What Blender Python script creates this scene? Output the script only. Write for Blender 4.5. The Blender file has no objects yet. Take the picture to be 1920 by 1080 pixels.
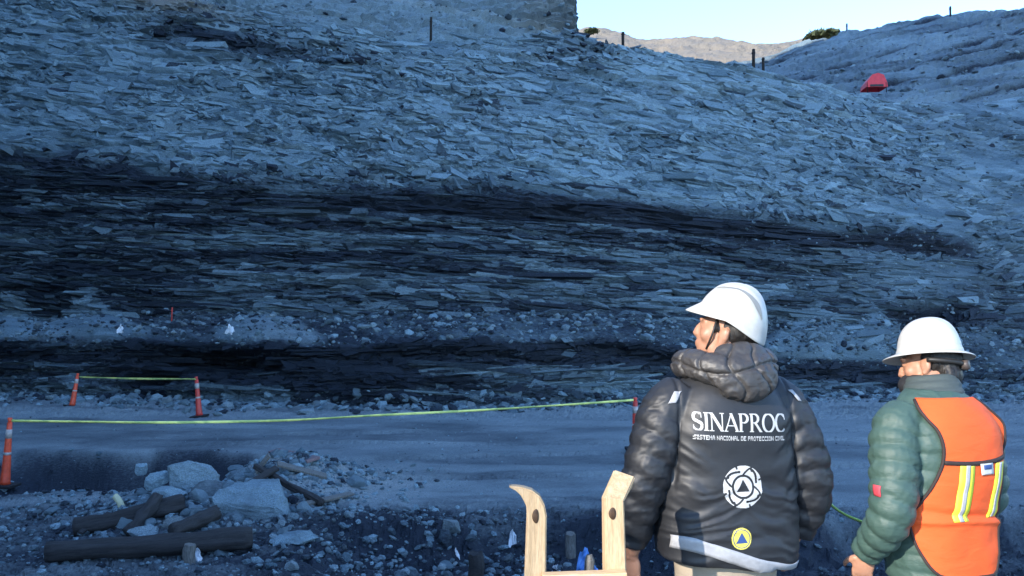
import bpy, bmesh, math, random
import numpy as np
from mathutils import Vector, Matrix, noise as mnoise
from mathutils.bvhtree import BVHTree

R = math.radians
scene = bpy.context.scene
COL = scene.collection
random.seed(7)
rng = np.random.default_rng(11)

# ------------------------------------------------------------------ camera
CAMZ, PITCH, FPX = 2.45, R(2.47), 1507.0
cam_d = bpy.data.cameras.new('camera')
cam_d.sensor_width = 36.0
cam_d.lens = 36.0 * FPX / 1920.0
cam_d.clip_start, cam_d.clip_end = 0.05, 3000.0
cam = bpy.data.objects.new('camera', cam_d)
COL.objects.link(cam)
cam.location = (0, 0, CAMZ)
cam.rotation_euler = (R(90) + PITCH, 0, 0)
scene.camera = cam

# ------------------------------------------------------------------ light
SUN_AZ, SUN_EL = R(45), R(25)          # behind the camera and to the left
world = bpy.data.worlds.new('World')
scene.world = world
world.use_nodes = True
wn, wl = world.node_tree.nodes, world.node_tree.links
wn.clear()
sky = wn.new('ShaderNodeTexSky')
sky.sky_type = 'NISHITA'
sky.sun_disc = False
sky.sun_elevation = SUN_EL
sky.sun_rotation = R(225)
sky.altitude = 900
sky.air_density = 1.0
sky.dust_density = 0.3
sky.ozone_density = 4.5
bg = wn.new('ShaderNodeBackground')
bg.inputs['Strength'].default_value = 0.15
wo = wn.new('ShaderNodeOutputWorld')
wl.new(sky.outputs[0], bg.inputs[0])
wl.new(bg.outputs[0], wo.inputs[0])
sun_d = bpy.data.lights.new('sun', 'SUN')
sun_d.energy = 2.0
sun_d.angle = R(0.5)
sun_d.color = (1.0, 0.92, 0.81)
sun = bpy.data.objects.new('sun', sun_d)
COL.objects.link(sun)
sdir = Vector((-math.sin(SUN_AZ) * math.cos(SUN_EL), -math.cos(SUN_AZ) * math.cos(SUN_EL), math.sin(SUN_EL)))
sun.rotation_euler = sdir.to_track_quat('Z', 'Y').to_euler()
sun.location = (-30, -30, 60)
scene.view_settings.view_transform = 'Standard'
scene.view_settings.look = 'None'
scene.view_settings.gamma = 1.0
scene.view_settings.use_curve_mapping = False
scene.view_settings.exposure = 2.2
scene.render.engine = 'CYCLES'
scene.cycles.use_denoising = True
scene.cycles.max_bounces = 6

# ------------------------------------------------------------------ helpers
CP, SP = math.cos(PITCH), math.sin(PITCH)


def ray(px, py):
    dx = (px - 960.0) / FPX
    v = (540.0 - py) / FPX
    return dx, CP - v * SP, SP + v * CP


def at(px, py, Y):
    """world point seen at photo pixel (px,py) at forward distance Y (arrays welcome)"""
    dx, dy, dz = ray(px, py)
    k = Y / dy
    return dx * k, Y + 0 * k, CAMZ + dz * k


def sstep(a, b, x):
    t = np.clip((x - a) / (b - a), 0, 1)
    return t * t * (3 - 2 * t)


def _h(ix, iy, iz, seed):
    M = np.uint32
    with np.errstate(over='ignore'):
        h = (ix.astype(np.int64) & 0xffffffff).astype(M) * M(374761393)
        h = h + (iy.astype(np.int64) & 0xffffffff).astype(M) * M(668265263)
        h = h + (iz.astype(np.int64) & 0xffffffff).astype(M) * M(2147483647 // 3)
        h = h + M((seed * 362437 + 1013904223) & 0xffffffff)
        h = (h ^ (h >> M(13))) * M(1274126177)
        h = (h ^ (h >> M(16))) * M(2246822519)
        h = h ^ (h >> M(15))
    return h.astype(np.float64) / 4294967296.0


def vnoise(x, y, z=None, seed=0):
    """smooth value noise in [-1,1]"""
    x, y = np.asarray(x, float), np.asarray(y, float)
    ix, iy = np.floor(x), np.floor(y)
    fx, fy = x - ix, y - iy
    fx, fy = fx * fx * (3 - 2 * fx), fy * fy * (3 - 2 * fy)
    if z is None:
        z0 = np.zeros_like(ix)
        a = _h(ix, iy, z0, seed); b = _h(ix + 1, iy, z0, seed)
        c = _h(ix, iy + 1, z0, seed); d = _h(ix + 1, iy + 1, z0, seed)
        return (a + (b - a) * fx + (c - a) * fy + (a - b - c + d) * fx * fy) * 2 - 1
    z = np.asarray(z, float)
    iz = np.floor(z); fz = z - iz; fz = fz * fz * (3 - 2 * fz)
    out = 0
    for k, wz in ((0, 1 - fz), (1, fz)):
        a = _h(ix, iy, iz + k, seed); b = _h(ix + 1, iy, iz + k, seed)
        c = _h(ix, iy + 1, iz + k, seed); d = _h(ix + 1, iy + 1, iz + k, seed)
        out = out + wz * (a + (b - a) * fx + (c - a) * fy + (a - b - c + d) * fx * fy)
    return out * 2 - 1


def fbm(x, y, z=None, seed=0, octv=4, gain=0.5):
    s, a, f, n = 0, 1.0, 1.0, 0.0
    for i in range(octv):
        s = s + a * vnoise(x * f, y * f, None if z is None else z * f, seed + i * 17)
        n += a
        a *= gain
        f *= 2.03
    return s / n


def worley(x, y, seed):
    """F1, F2-F1, id random a, id random b, id random c, dx, dy"""
    ix, iy = np.floor(x), np.floor(y)
    z0 = np.zeros_like(ix)
    F1 = np.full(x.shape, 9.0); F2 = np.full(x.shape, 9.0)
    cx = np.zeros_like(x); cy = np.zeros_like(x); DX = np.zeros_like(x); DY = np.zeros_like(x); EX = np.zeros_like(x); EY = np.zeros_like(x)
    for j in (-1, 0, 1):
        for i in (-1, 0, 1):
            jx, jy = ix + i, iy + j
            px = jx + 0.08 + 0.84 * _h(jx, jy, z0, seed)
            py = jy + 0.08 + 0.84 * _h(jx, jy, z0 + 1, seed)
            dx, dy = x - px, y - py
            d = np.sqrt(dx * dx + dy * dy)
            m = d < F1
            m2 = (~m) & (d < F2)
            EX = np.where(m, DX, np.where(m2, dx, EX)); EY = np.where(m, DY, np.where(m2, dy, EY))
            F2 = np.where(m, F1, np.where(m2, d, F2))
            F1 = np.where(m, d, F1)
            cx = np.where(m, jx, cx); cy = np.where(m, jy, cy)
            DX = np.where(m, dx, DX); DY = np.where(m, dy, DY)
    return F1, F2 - F1, _h(cx, cy, z0 + 2, seed), _h(cx, cy, z0 + 3, seed), _h(cx, cy, z0 + 4, seed), DX, DY, (EY - DY) ** 2 / ((EX - DX) ** 2 + (EY - DY) ** 2 + 1e-9)


def slabs(s, t, sx, sy, seed, over=0.6, tilt=0.5):
    """broken rock ledges: every cell is a slab of its own offset and tilt, proud at its lower edge; about [-1,1]"""
    F1, G, a, b, c, dx, dy, ny = worley(s / sx, t / sy, seed)
    h = (a - 0.5) * 1.2 - over * dy * (0.4 + b) + tilt * (c - 0.5) * 2 * dx
    crack = 1 - sstep(0.0, 0.22, G)
    edge = 1 - sstep(0.0, 0.10, G)
    return h * (1 - edge) - crack ** 1.5 * (0.10 + 0.80 * ny), a, crack


def grid_mesh(name, X, Y, Z, attrs=None, wrap=False, smooth=False):
    """a mesh from 2-D coordinate arrays (rows, cols)"""
    nr, nc = X.shape
    co = np.stack([X, Y, Z], -1).reshape(-1, 3).astype(np.float32)
    idx = np.arange(nr * nc, dtype=np.int32).reshape(nr, nc)
    if wrap:
        nx = np.roll(idx, -1, axis=1)
        a, b, c, d = idx[:-1], nx[:-1], nx[1:], idx[1:]
    else:
        a, b, c, d = idx[:-1, :-1], idx[:-1, 1:], idx[1:, 1:], idx[1:, :-1]
    quads = np.stack([a, b, c, d], -1).reshape(-1, 4)
    return raw_mesh(name, co, quads, attrs, smooth)


def raw_mesh(name, co, faces, attrs=None, smooth=False):
    me = bpy.data.meshes.new(name)
    co = np.asarray(co, np.float32); faces = np.asarray(faces, np.int32)
    nf, k = faces.shape
    me.vertices.add(len(co)); me.vertices.foreach_set('co', co.ravel())
    me.loops.add(nf * k); me.loops.foreach_set('vertex_index', faces.ravel())
    me.polygons.add(nf)
    me.polygons.foreach_set('loop_start', np.arange(0, nf * k, k, dtype=np.int32))
    me.polygons.foreach_set('loop_total', np.full(nf, k, dtype=np.int32))
    me.polygons.foreach_set('use_smooth', np.full(nf, smooth, dtype=bool))
    for n, arr in (attrs or {}).items():
        at_ = me.attributes.new(n, 'FLOAT', 'POINT')
        at_.data.foreach_set('value', np.asarray(arr, np.float32).ravel())
    me.update(calc_edges=True)
    me.validate()
    return me


def link(name, me, mat=None, parent=None):
    o = bpy.data.objects.new(name, me)
    COL.objects.link(o)
    if mat is not None:
        me.materials.clear(); me.materials.append(mat)
    if parent is not None:
        o.parent = parent
    return o


def empty(name, loc=(0, 0, 0), rz=0.0):
    o = bpy.data.objects.new(name, None)
    o.empty_display_size = 0.1
    COL.objects.link(o)
    o.location = loc
    o.rotation_euler = (0, 0, rz)
    return o


def tag(o, label=None, cat=None, group=None, kind=None):
    if label: o['label'] = label
    if cat: o['category'] = cat
    if group: o['group'] = group
    if kind: o['kind'] = kind
    return o


# ------------------------------------------------------------------ materials
def new_mat(name):
    m = bpy.data.materials.new(name)
    m.use_nodes = True
    nt = m.node_tree
    b = nt.nodes['Principled BSDF']
    return m, nt, b


def mixc(nt, fac, a, b, typ='MIX'):
    n = nt.nodes.new('ShaderNodeMix')
    n.data_type = 'RGBA'
    n.blend_type = typ
    for s, v in ((n.inputs[0], fac), (n.inputs[6], a), (n.inputs[7], b)):
        if hasattr(v, 'is_output'):
            nt.links.new(v, s)
        elif isinstance(v, (int, float)):
            s.default_value = v
        else:
            s.default_value = (*v, 1) if len(v) == 3 else v
    return n.outputs[2]


def noise_node(nt, scale, detail=4, rough=0.55, vec=None, dist=0.0):
    n = nt.nodes.new('ShaderNodeTexNoise')
    n.inputs['Scale'].default_value = scale
    n.inputs['Detail'].default_value = detail
    n.inputs['Roughness'].default_value = rough
    n.inputs['Distortion'].default_value = dist
    if vec is not None:
        nt.links.new(vec, n.inputs['Vector'])
    return n.outputs['Fac']


def coords(nt, scale=(1, 1, 1), rot=(0, 0, 0), kind='Object'):
    tc = nt.nodes.new('ShaderNodeTexCoord')
    mp = nt.nodes.new('ShaderNodeMapping')
    mp.inputs['Scale'].default_value = scale
    mp.inputs['Rotation'].default_value = rot
    nt.links.new(tc.outputs[kind], mp.inputs[0])
    return mp.outputs[0]


def ramp(nt, fac, stops):
    n = nt.nodes.new('ShaderNodeValToRGB')
    e = n.color_ramp.elements
    while len(e) < len(stops):
        e.new(0.5)
    for i, (p, c) in enumerate(stops):
        e[i].position = p
        e[i].color = (*c, 1) if not isinstance(c, (int, float)) else (c, c, c, 1)
    nt.links.new(fac, n.inputs[0])
    return n.outputs[0]


def bump(nt, b, h, strength=0.5, dist=0.02):
    n = nt.nodes.new('ShaderNodeBump')
    n.inputs['Strength'].default_value = strength
    n.inputs['Distance'].default_value = dist
    nt.links.new(h, n.inputs['Height'])
    nt.links.new(n.outputs[0], b.inputs['Normal'])


def math_node(nt, op, a, b=None):
    n = nt.nodes.new('ShaderNodeMath')
    n.operation = op
    for s, v in ((n.inputs[0], a), (n.inputs[1], b)):
        if v is None: continue
        if hasattr(v, 'is_output'): nt.links.new(v, s)
        else: s.default_value = v
    return n.outputs[0]


SHALE_A, SHALE_B, COAL, TAN = (0.092, 0.148, 0.180), (0.29, 0.405, 0.455), (0.012, 0.020, 0.034), (0.26, 0.235, 0.19)


def rock_mat(name, fine=1.0, sa=SHALE_A, sb=SHALE_B, coal=COAL, tan=TAN, bumps=0.9, bd=0.06):
    """shale and coal: attributes coal (0..1), tan (0..1), tint (0..1) say what rock each point is made of"""
    m, nt, b = new_mat(name)
    v = coords(nt, (1, 1, 2.2))
    n1 = noise_node(nt, 1.1 * fine, 5, 0.6, v)
    n2 = noise_node(nt, 9.0 * fine, 5, 0.65, v)
    n3 = noise_node(nt, 34.0 * fine, 3, 0.6, v)

    def attr(nm):
        a = nt.nodes.new('ShaderNodeAttribute'); a.attribute_name = nm
        return a.outputs['Fac']
    t = math_node(nt, 'ADD', math_node(nt, 'MULTIPLY', attr('tint'), 0.55), math_node(nt, 'MULTIPLY', n2, 0.65))
    t = ramp(nt, t, [(0.30, 0.0), (0.85, 1.0)])
    base = mixc(nt, t, sa, sb)
    base = mixc(nt, attr('tan'), base, tan)
    c = math_node(nt, 'ADD', attr('coal'), math_node(nt, 'MULTIPLY', math_node(nt, 'SUBTRACT', n2, 0.5), 0.9))
    c = math_node(nt, 'ADD', c, math_node(nt, 'MULTIPLY', math_node(nt, 'SUBTRACT', n3, 0.5), 0.5))
    c = ramp(nt, c, [(0.18, 0.0), (0.80, 1.0)])
    base = mixc(nt, c, base, coal)
    g = ramp(nt, n3, [(0.32, 0.45), (0.66, 1.22)])
    base = mixc(nt, 1.0, base, g, 'MULTIPLY')
    nt.links.new(base, b.inputs['Base Color'])
    rg = nt.nodes.new('ShaderNodeMapRange')
    nt.links.new(c, rg.inputs[0]); rg.inputs[3].default_value = 0.78; rg.inputs[4].default_value = 0.55
    nt.links.new(rg.outputs[0], b.inputs['Roughness'])
    b.inputs['Specular IOR Level'].default_value = 0.35
    h = math_node(nt, 'ADD', n2, math_node(nt, 'MULTIPLY', n3, 0.6))
    bump(nt, b, h, bumps, bd)
    return m


def simple(name, col, rough=0.6, spec=0.5, var=0.12, scale=30, bumpv=0.0, bd=0.004, metal=0.0, col2=None):
    m, nt, b = new_mat(name)
    v = coords(nt)
    n = noise_node(nt, scale, 5, 0.6, v)
    c2 = col2 if col2 else tuple(max(0, c * (1 - 2.2 * var)) for c in col)
    f = ramp(nt, n, [(0.3, 1.0), (0.72, 0.0)])
    nt.links.new(mixc(nt, f, col, c2), b.inputs['Base Color'])
    b.inputs['Roughness'].default_value = rough
    b.inputs['Specular IOR Level'].default_value = spec
    b.inputs['Metallic'].default_value = metal
    if bumpv: bump(nt, b, n, bumpv, bd)
    return m


M_rock = rock_mat('layered_rock')
M_ground = rock_mat('pit_floor_dirt', 2.0, (0.125, 0.160, 0.175), (0.29, 0.335, 0.345), bumps=0.8, bd=0.03)
M_far = rock_mat('dry_tan_earth', 0.3, (0.15, 0.14, 0.12), (0.20, 0.18, 0.15), (0.05, 0.05, 0.045), (0.22, 0.185, 0.14))
M_stone = rock_mat('loose_stone', 2.2, bumps=0.9, bd=0.035)


def fabric(name, col, rough=0.45, fscale=9.0, bs=0.35, bd=0.008, sheen=0.0, stretch=(1, 1, 3), var=0.25):
    m, nt, b = new_mat(name)
    v = coords(nt, stretch)
    n = noise_node(nt, fscale, 4, 0.55, v, 0.6)
    f = noise_node(nt, 160, 3, 0.6)
    c2 = tuple(c * (1 - var) for c in col)
    nt.links.new(mixc(nt, n, col, c2), b.inputs['Base Color'])
    b.inputs['Roughness'].default_value = rough
    b.inputs['Sheen Weight'].default_value = sheen
    h = math_node(nt, 'ADD', n, math_node(nt, 'MULTIPLY', f, 0.08))
    bump(nt, b, h, bs, bd)
    return m


M_black = fabric('black_nylon', (0.017, 0.018, 0.021), 0.54, 10, 0.15, 0.006)
M_hood = fabric('charcoal_nylon', (0.048, 0.044, 0.042), 0.48, 16, 0.35, 0.010)
M_green = fabric('green_nylon', (0.045, 0.088, 0.072), 0.6, 14, 0.4, 0.008)
M_collar = fabric('grey_green_knit', (0.05, 0.068, 0.068), 0.8, 30, 0.4, 0.006)
M_orange = fabric('orange_mesh_cloth', (0.74, 0.095, 0.014), 0.8, 7, 0.45, 0.010, var=0.10)
M_trim = fabric('dark_binding', (0.030, 0.018, 0.016), 0.8, 40, 0.2, 0.003)
M_trouser = fabric('beige_trouser_cloth', (0.34, 0.28, 0.21), 0.85, 12, 0.4, 0.01)
M_jean = fabric('dark_blue_jean', (0.03, 0.045, 0.085), 0.9, 12, 0.4, 0.01)
M_silver = simple('silver_reflective_tape', (0.36, 0.36, 0.37), 0.45, 0.5, 0.10, 60)
M_lime = simple('lime_reflective_tape', (0.78, 0.74, 0.05), 0.5, 0.5, 0.10, 60)
M_white_print = simple('white_print', (0.50, 0.49, 0.47), 0.6, 0.4, 0.06, 120)
M_yellow_print = simple('yellow_print', (0.72, 0.60, 0.10), 0.6, 0.4, 0.06, 120)
M_blue_print = simple('blue_print', (0.035, 0.075, 0.22), 0.6, 0.4, 0.06, 120)
M_dark_print = simple('dark_print', (0.03, 0.03, 0.03), 0.6, 0.4, 0.06, 120)
M_helmet = simple('white_helmet_plastic', (0.52, 0.515, 0.485), 0.40, 0.5, 0.16, 11)
M_helmet_grey = simple('grey_helmet_shade_and_plate', (0.24, 0.235, 0.21), 0.5, 0.4, 0.05, 14)  # grey of the painted ridge shade, also used for the maker plate
M_hair = fabric('black_hair', (0.012, 0.010, 0.009), 0.55, 60, 0.8, 0.006, stretch=(1, 1, 0.3))
M_boot = simple('brown_leather', (0.08, 0.05, 0.03), 0.6, 0.4, 0.2, 30, 0.3)
M_strap = simple('black_plastic', (0.02, 0.02, 0.02), 0.5, 0.4, 0.1, 40)
M_cloth_black = fabric('black_face_cloth', (0.015, 0.015, 0.018), 0.8, 30, 0.4, 0.006)

m, nt, b = new_mat('skin')
n = noise_node(nt, 40, 4, 0.6, coords(nt))
nt.links.new(mixc(nt, n, (0.42, 0.215, 0.135), (0.30, 0.145, 0.09)), b.inputs['Base Color'])
b.inputs['Roughness'].default_value = 0.5
b.inputs['Subsurface Weight'].default_value = 0.12
b.inputs['Subsurface Radius'].default_value = (0.012, 0.005, 0.003)
bump(nt, b, noise_node(nt, 220, 3, 0.6), 0.2, 0.001)
M_skin = m


def wood_mat(name, c1, c2, rough, scale, axis_scale, knots=True, bs=0.3):
    m, nt, b = new_mat(name)
    v = coords(nt, axis_scale)
    n = noise_node(nt, scale, 6, 0.62, v, 0.8)
    g = noise_node(nt, scale * 6, 4, 0.6, v)
    f = ramp(nt, n, [(0.36, 0.0), (0.52, 0.45), (0.68, 1.0)])
    base = mixc(nt, f, c1, c2)
    gg = ramp(nt, g, [(0.35, 0.78), (0.65, 1.1)])
    nt.links.new(mixc(nt, 1.0, base, gg, 'MULTIPLY'), b.inputs['Base Color'])
    b.inputs['Roughness'].default_value = rough
    bump(nt, b, math_node(nt, 'ADD', n, g), bs, 0.006)
    return m


M_pine = wood_mat('pale_pine', (0.56, 0.40, 0.235), (0.40, 0.26, 0.13), 0.7, 5.0, (14, 14, 1.2), bs=0.2)
M_log = wood_mat('dark_weathered_log', (0.040, 0.036, 0.035), (0.010, 0.010, 0.011), 0.85, 4.0, (1.5, 18, 18), bs=0.8)
M_stump = wood_mat('grey_weathered_stake', (0.20, 0.19, 0.17), (0.06, 0.055, 0.05), 0.85, 5.0, (16, 16, 1.6), bs=0.7)
M_redplank = wood_mat('faded_red_plank', (0.26, 0.16, 0.155), (0.13, 0.09, 0.09), 0.8, 5.0, (1.5, 14, 14), bs=0.4)
M_cone = simple('orange_cone_plastic', (0.80, 0.085, 0.03), 0.45, 0.5, 0.18, 9)
M_cone_red = simple('red_orange_cone_plastic', (0.62, 0.050, 0.035), 0.45, 0.5, 0.18, 9)
M_cone_white = simple('white_cone_band', (0.48, 0.42, 0.39), 0.5, 0.5, 0.2, 14)
M_rubber = simple('black_rubber', (0.02, 0.02, 0.022), 0.8, 0.3, 0.2, 20)
m, nt, b = new_mat('yellow_tape_plastic')
n = noise_node(nt, 2.5, 3, 0.6, coords(nt))
f = ramp(nt, n, [(0.45, 0.0), (0.58, 1.0)])
nt.links.new(mixc(nt, f, (0.80, 0.83, 0.24), (0.42, 0.52, 0.16)), b.inputs['Base Color'])
b.inputs['Roughness'].default_value = 0.4
M_tape = m
M_bluebag = simple('blue_plastic_sheet', (0.13, 0.33, 0.75), 0.4, 0.5, 0.15, 8, 0.5, 0.01)
M_whitebag = simple('white_plastic_scrap', (0.70, 0.72, 0.74), 0.45, 0.5, 0.1, 10, 0.5, 0.01)
M_red_tarp = simple('red_tarpaulin', (0.75, 0.045, 0.06), 0.5, 0.4, 0.12, 6, 0.3, 0.02)
M_post = simple('dark_steel_post', (0.03, 0.025, 0.022), 0.8, 0.3, 0.2, 9)
M_bush = simple('dry_bush_leaf', (0.07, 0.085, 0.04), 0.8, 0.2, 0.25, 3)

# ------------------------------------------------------------------ terrain: the layered rock face
#   px   foot   N2(py,Y)     N3           N4           N5           N6           N7(skyline edge)
KEYS = [
    (-900, 31.0, (620, 31.5), (560, 33.5), (360, 35.5), (170, 37.0), (-60, 40.0), (-300, 43)),
    (-350, 29.0, (630, 29.5), (590, 32.0), (400, 34.0), (240, 35.5), (50, 38.5), (-160, 42)),
    (0, 27.0, (640, 27.5), (598, 30.0), (435, 32.0), (300, 33.5), (130, 37.0), (-70, 41)),
    (300, 25.5, (636, 26.0), (588, 28.5), (450, 30.2), (335, 31.5), (160, 35.0), (-18, 39)),
    (600, 23.6, (648, 24.1), (598, 27.0), (475, 28.6), (358, 30.0), (190, 33.5), (40, 37)),
    (900, 23.0, (637, 23.6), (585, 26.5), (478, 28.2), (366, 29.7), (215, 33.2), (70, 37)),
    (1060, 23.8, (637, 24.4), (586, 27.0), (482, 28.7), (374, 30.1), (226, 33.5), (60, 37.5)),
    (1200, 25.0, (642, 25.6), (590, 27.6), (490, 29.3), (388, 30.7), (240, 34.0), (84, 38)),
    (1320, 25.9, (660, 26.4), (595, 28.0), (500, 29.6), (402, 31.0), (258, 34.2), (100, 38.5)),
    (1450, 26.5, (678, 27.2), (600, 28.6), (512, 30.1), (416, 31.4), (284, 34.6), (136, 39)),
    (1580, 26.8, (686, 27.6), (602, 29.0), (520, 30.4), (430, 31.7), (306, 34.8), (166, 40)),
    (1700, 27.0, (692, 27.9), (600, 29.4), (526, 30.7), (444, 32.0), (322, 35.2), (196, 41)),
    (1920, 27.0, (700, 28.0), (620, 30.0), (545, 31.5), (462, 33.0), (340, 36.5), (180, 43)),
    (2300, 26.5, (700, 27.5), (620, 29.5), (540, 31.0), (440, 32.8), (300, 36.5), (110, 42)),
    (2900, 25.0, (690, 26.0), (610, 28.0), (500, 30.0), (400, 32.0), (250, 36.0), (30, 41)),
]
kp = np.array([k[0] for k in KEYS], float)


def pchip(x, y, xi):
    """monotone cubic through (x,y)"""
    h = np.diff(x); d = np.diff(y) / h
    m = np.zeros_like(y)
    for i in range(1, len(x) - 1):
        if d[i - 1] * d[i] > 0:
            w1, w2 = 2 * h[i] + h[i - 1], h[i] + 2 * h[i - 1]
            m[i] = (w1 + w2) / (w1 / d[i - 1] + w2 / d[i])
    m[0], m[-1] = d[0], d[-1]
    k = np.clip(np.searchsorted(x, xi) - 1, 0, len(x) - 2)
    t = (xi - x[k]) / h[k]
    t2, t3 = t * t, t * t * t
    return ((2 * t3 - 3 * t2 + 1) * y[k] + (t3 - 2 * t2 + t) * h[k] * m[k] + (-2 * t3 + 3 * t2) * y[k + 1] + (t3 - t2) * h[k] * m[k + 1])


# columns: dense where the photograph looks, thinner beyond
pxs = np.concatenate([np.linspace(-900, -40, 70, endpoint=False), np.linspace(-40, 1960, 700), np.linspace(1985, 2900, 60)])
nodes = []
foot = pchip(kp, np.array([k[1] for k in KEYS], float), pxs)
fx = (pxs - 960) / FPX * foot
nodes.append((fx, foot - 0.15, np.full_like(fx, -0.6)))
nodes.append((fx, foot, np.full_like(fx, 0.0)))
for j in range(2, 8):
    py = pchip(kp, np.array([k[j][0] for k in KEYS], float), pxs)
    yy = pchip(kp, np.array([k[j][1] for k in KEYS], float), pxs)
    nodes.append(at(pxs, py, yy))
x7, y7, z7 = nodes[-1]
nodes.append((x7 * 1.04, y7 + 3.0, z7 + 0.15))
nodes.append((x7 * 1.15, y7 + 9.0, z7 + 0.6))
ND = np.array([[n[0], n[1], n[2]] for n in nodes])         # node, xyz, col
rows_per = [6, 64, 52, 72, 62, 88, 84, 12, 8]
qs = np.concatenate([np.linspace(i, i + 1, r, endpoint=False) for i, r in enumerate(rows_per)] + [[9.0]])
qn = np.arange(10.0)
P = np.zeros((3, len(qs), len(pxs)))
k = np.clip(np.floor(qs).astype(int), 0, 8)
t = (qs - k)[:, None]
# lightly rounded joints between the profile's legs: blend linear legs with a smoothed copy
lin = ND[k] * (1 - t[..., None]) + ND[k + 1] * t[..., None] if False else None
for c in range(3):
    A = ND[:, c, :]
    P[c] = A[k] * (1 - t) + A[k + 1] * t
for it in range(5):                                          # soften leg joints
    for c in range(3):
        P[c][2:-2] = (P[c][1:-3] + 2 * P[c][2:-2] + P[c][3:-1]) / 4
WX, WY, WZ = P
Q = np.repeat(qs[:, None], len(pxs), 1)
PX = np.repeat(pxs[None, :], len(qs), 0)


def normals(X, Y, Z):
    gu = np.stack([np.gradient(X, axis=1), np.gradient(Y, axis=1), np.gradient(Z, axis=1)], -1)
    gv = np.stack([np.gradient(X, axis=0), np.gradient(Y, axis=0), np.gradient(Z, axis=0)], -1)
    n = np.cross(gu, gv)
    n /= np.linalg.norm(n, axis=-1, keepdims=True) + 1e-12
    return n


N = normals(WX, WY, WZ)
if N[len(qs) // 2, len(pxs) // 2, 1] > 0:
    N = -N
S = WX + 0.25 * WY                                       # along the face
T = WZ * 1.15 + 0.28 * WY                                # up the face
wob = fbm(S * 0.22, T * 0.22, seed=3, octv=3)
Tw = T + 0.55 * wob + 0.085 * S                          # beds dip to the right
Sw = S + 0.6 * fbm(S * 0.3, T * 0.5, seed=5, octv=3)
# fractured, tilted frame for the upper shale: broken slabs step down to the right
ca, sa_ = math.cos(R(-14)), math.sin(R(-14))
Us, Ut = Sw * ca + Tw * sa_, -Sw * sa_ + Tw * ca
scree = sstep(1380, 1760, PX - 0.6 * (Q - 5) * 60) * sstep(2.0, 3.2, Q)     # gravel slope on the right
upper = sstep(4.9, 5.3, Q)
mid = sstep(2.9, 3.2, Q) * (1 - upper)
low = sstep(0.9, 1.1, Q) * (1 - sstep(1.95, 2.1, Q))
benchz = sstep(1.95, 2.1, Q) * (1 - sstep(2.9, 3.2, Q))
u1, ua, uc = slabs(Us, Ut, 2.6, 0.95, 21)
u2, ub, uc2 = slabs(Us + 3, Ut, 1.25, 0.42, 22)
u3, ud, uc3 = slabs(Us, Ut + 9, 0.62, 0.22, 23)
u4, ue, _ = slabs(Us, Ut + 4, 0.34, 0.14, 29)
rough_mask = sstep(-0.25, 0.35, fbm(S * 0.16, T * 0.3, seed=41, octv=3))
d_up = 0.26 * u1 + 0.22 * u2 * (0.5 + 0.7 * rough_mask) + (0.13 * u3 + 0.05 * u4) * (0.30 + 0.9 * rough_mask)
m1, ma, mc = slabs(Sw, Tw, 1.9, 0.42, 31, 0.8)
m2, mb, mc2 = slabs(Sw + 5, Tw, 0.80, 0.21, 32, 0.8)
m3, md_, mc3 = slabs(Sw, Tw + 5, 0.38, 0.115, 33, 0.8)
d_mid = 0.17 * m1 + 0.14 * m2 + 0.075 * m3 + 0.10 * np.sin(Tw * 5.2 + 2.0 * vnoise(S * 0.3, T * 0.2, seed=8))
l1, la, lc = slabs(Sw, Tw, 0.75, 0.50, 35, 0.5)
l2, lb, lc2 = slabs(Sw + 2, Tw + 2, 0.28, 0.20, 36, 0.5)
d_low = 0.11 * l1 + 0.07 * l2 + 0.03 * m3 + 0.10 * np.sin(Tw * 9 + vnoise(S * 0.4, T, seed=2))
b1, ba, bc = slabs(Sw, Tw, 0.55, 0.30, 37, 0.3, 1.0)
b2, bb, bc2 = slabs(Sw + 1, Tw, 0.22, 0.13, 38, 0.3, 1.0)
d_ben = 0.16 * fbm(S * 0.9, T * 1.2, seed=51) + 0.09 * b1 + 0.05 * b2
s1, sa1, _ = slabs(Sw, Tw, 0.9, 0.34, 39, 0.6)
s2, sb1, _ = slabs(Sw + 3, Tw, 0.25, 0.12, 40, 0.5)
g_m = sstep(-0.1, 0.35, fbm(S * 0.35, T * 0.6, seed=61, octv=3))
d_scr = 0.16 * fbm(S * 0.4, T * 0.4, seed=52) + (0.035 + 0.09 * g_m) * s1 + (0.025 + 0.05 * g_m) * s2
D = upper * 0.75 * d_up + mid * 0.8 * d_mid + low * d_low + benchz * d_ben
D = D * (1 - scree) + d_scr * scree
D = D + 0.32 * fbm(S * 0.16, T * 0.2, seed=71, octv=3) * sstep(2.5, 3.5, Q) + 0.10 * fbm(S * 0.6, T * 0.8, seed=72, octv=4) * sstep(0.8, 1.3, Q)
D *= sstep(0.0, 1.05, Q)
FANS = ((165, 75, 2.75), (15, 60, 2.7), (505, 65, 2.7), (1535, 75, 2.75), (1640, 60, 2.7))
for (hx_, w_, hq_) in FANS:                                # cones of fine dust slid down on to the bench
    tri = np.clip(1 - np.abs(PX - hx_) / w_ / np.clip(3.45 - Q, 0.05, 2) * 0.62, 0, 1) * sstep(2.05, 2.3, Q) * (1 - sstep(3.2, 3.4, Q))
    D = D * (1 - 0.85 * sstep(0, 0.35, tri)) + 0.28 * tri * (1 - sstep(2.6, 3.35, Q) * 0.6)
for it in range(2):
    D[:, 1:-1] = (D[:, :-2] + 2 * D[:, 1:-1] + D[:, 2:]) / 4
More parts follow.
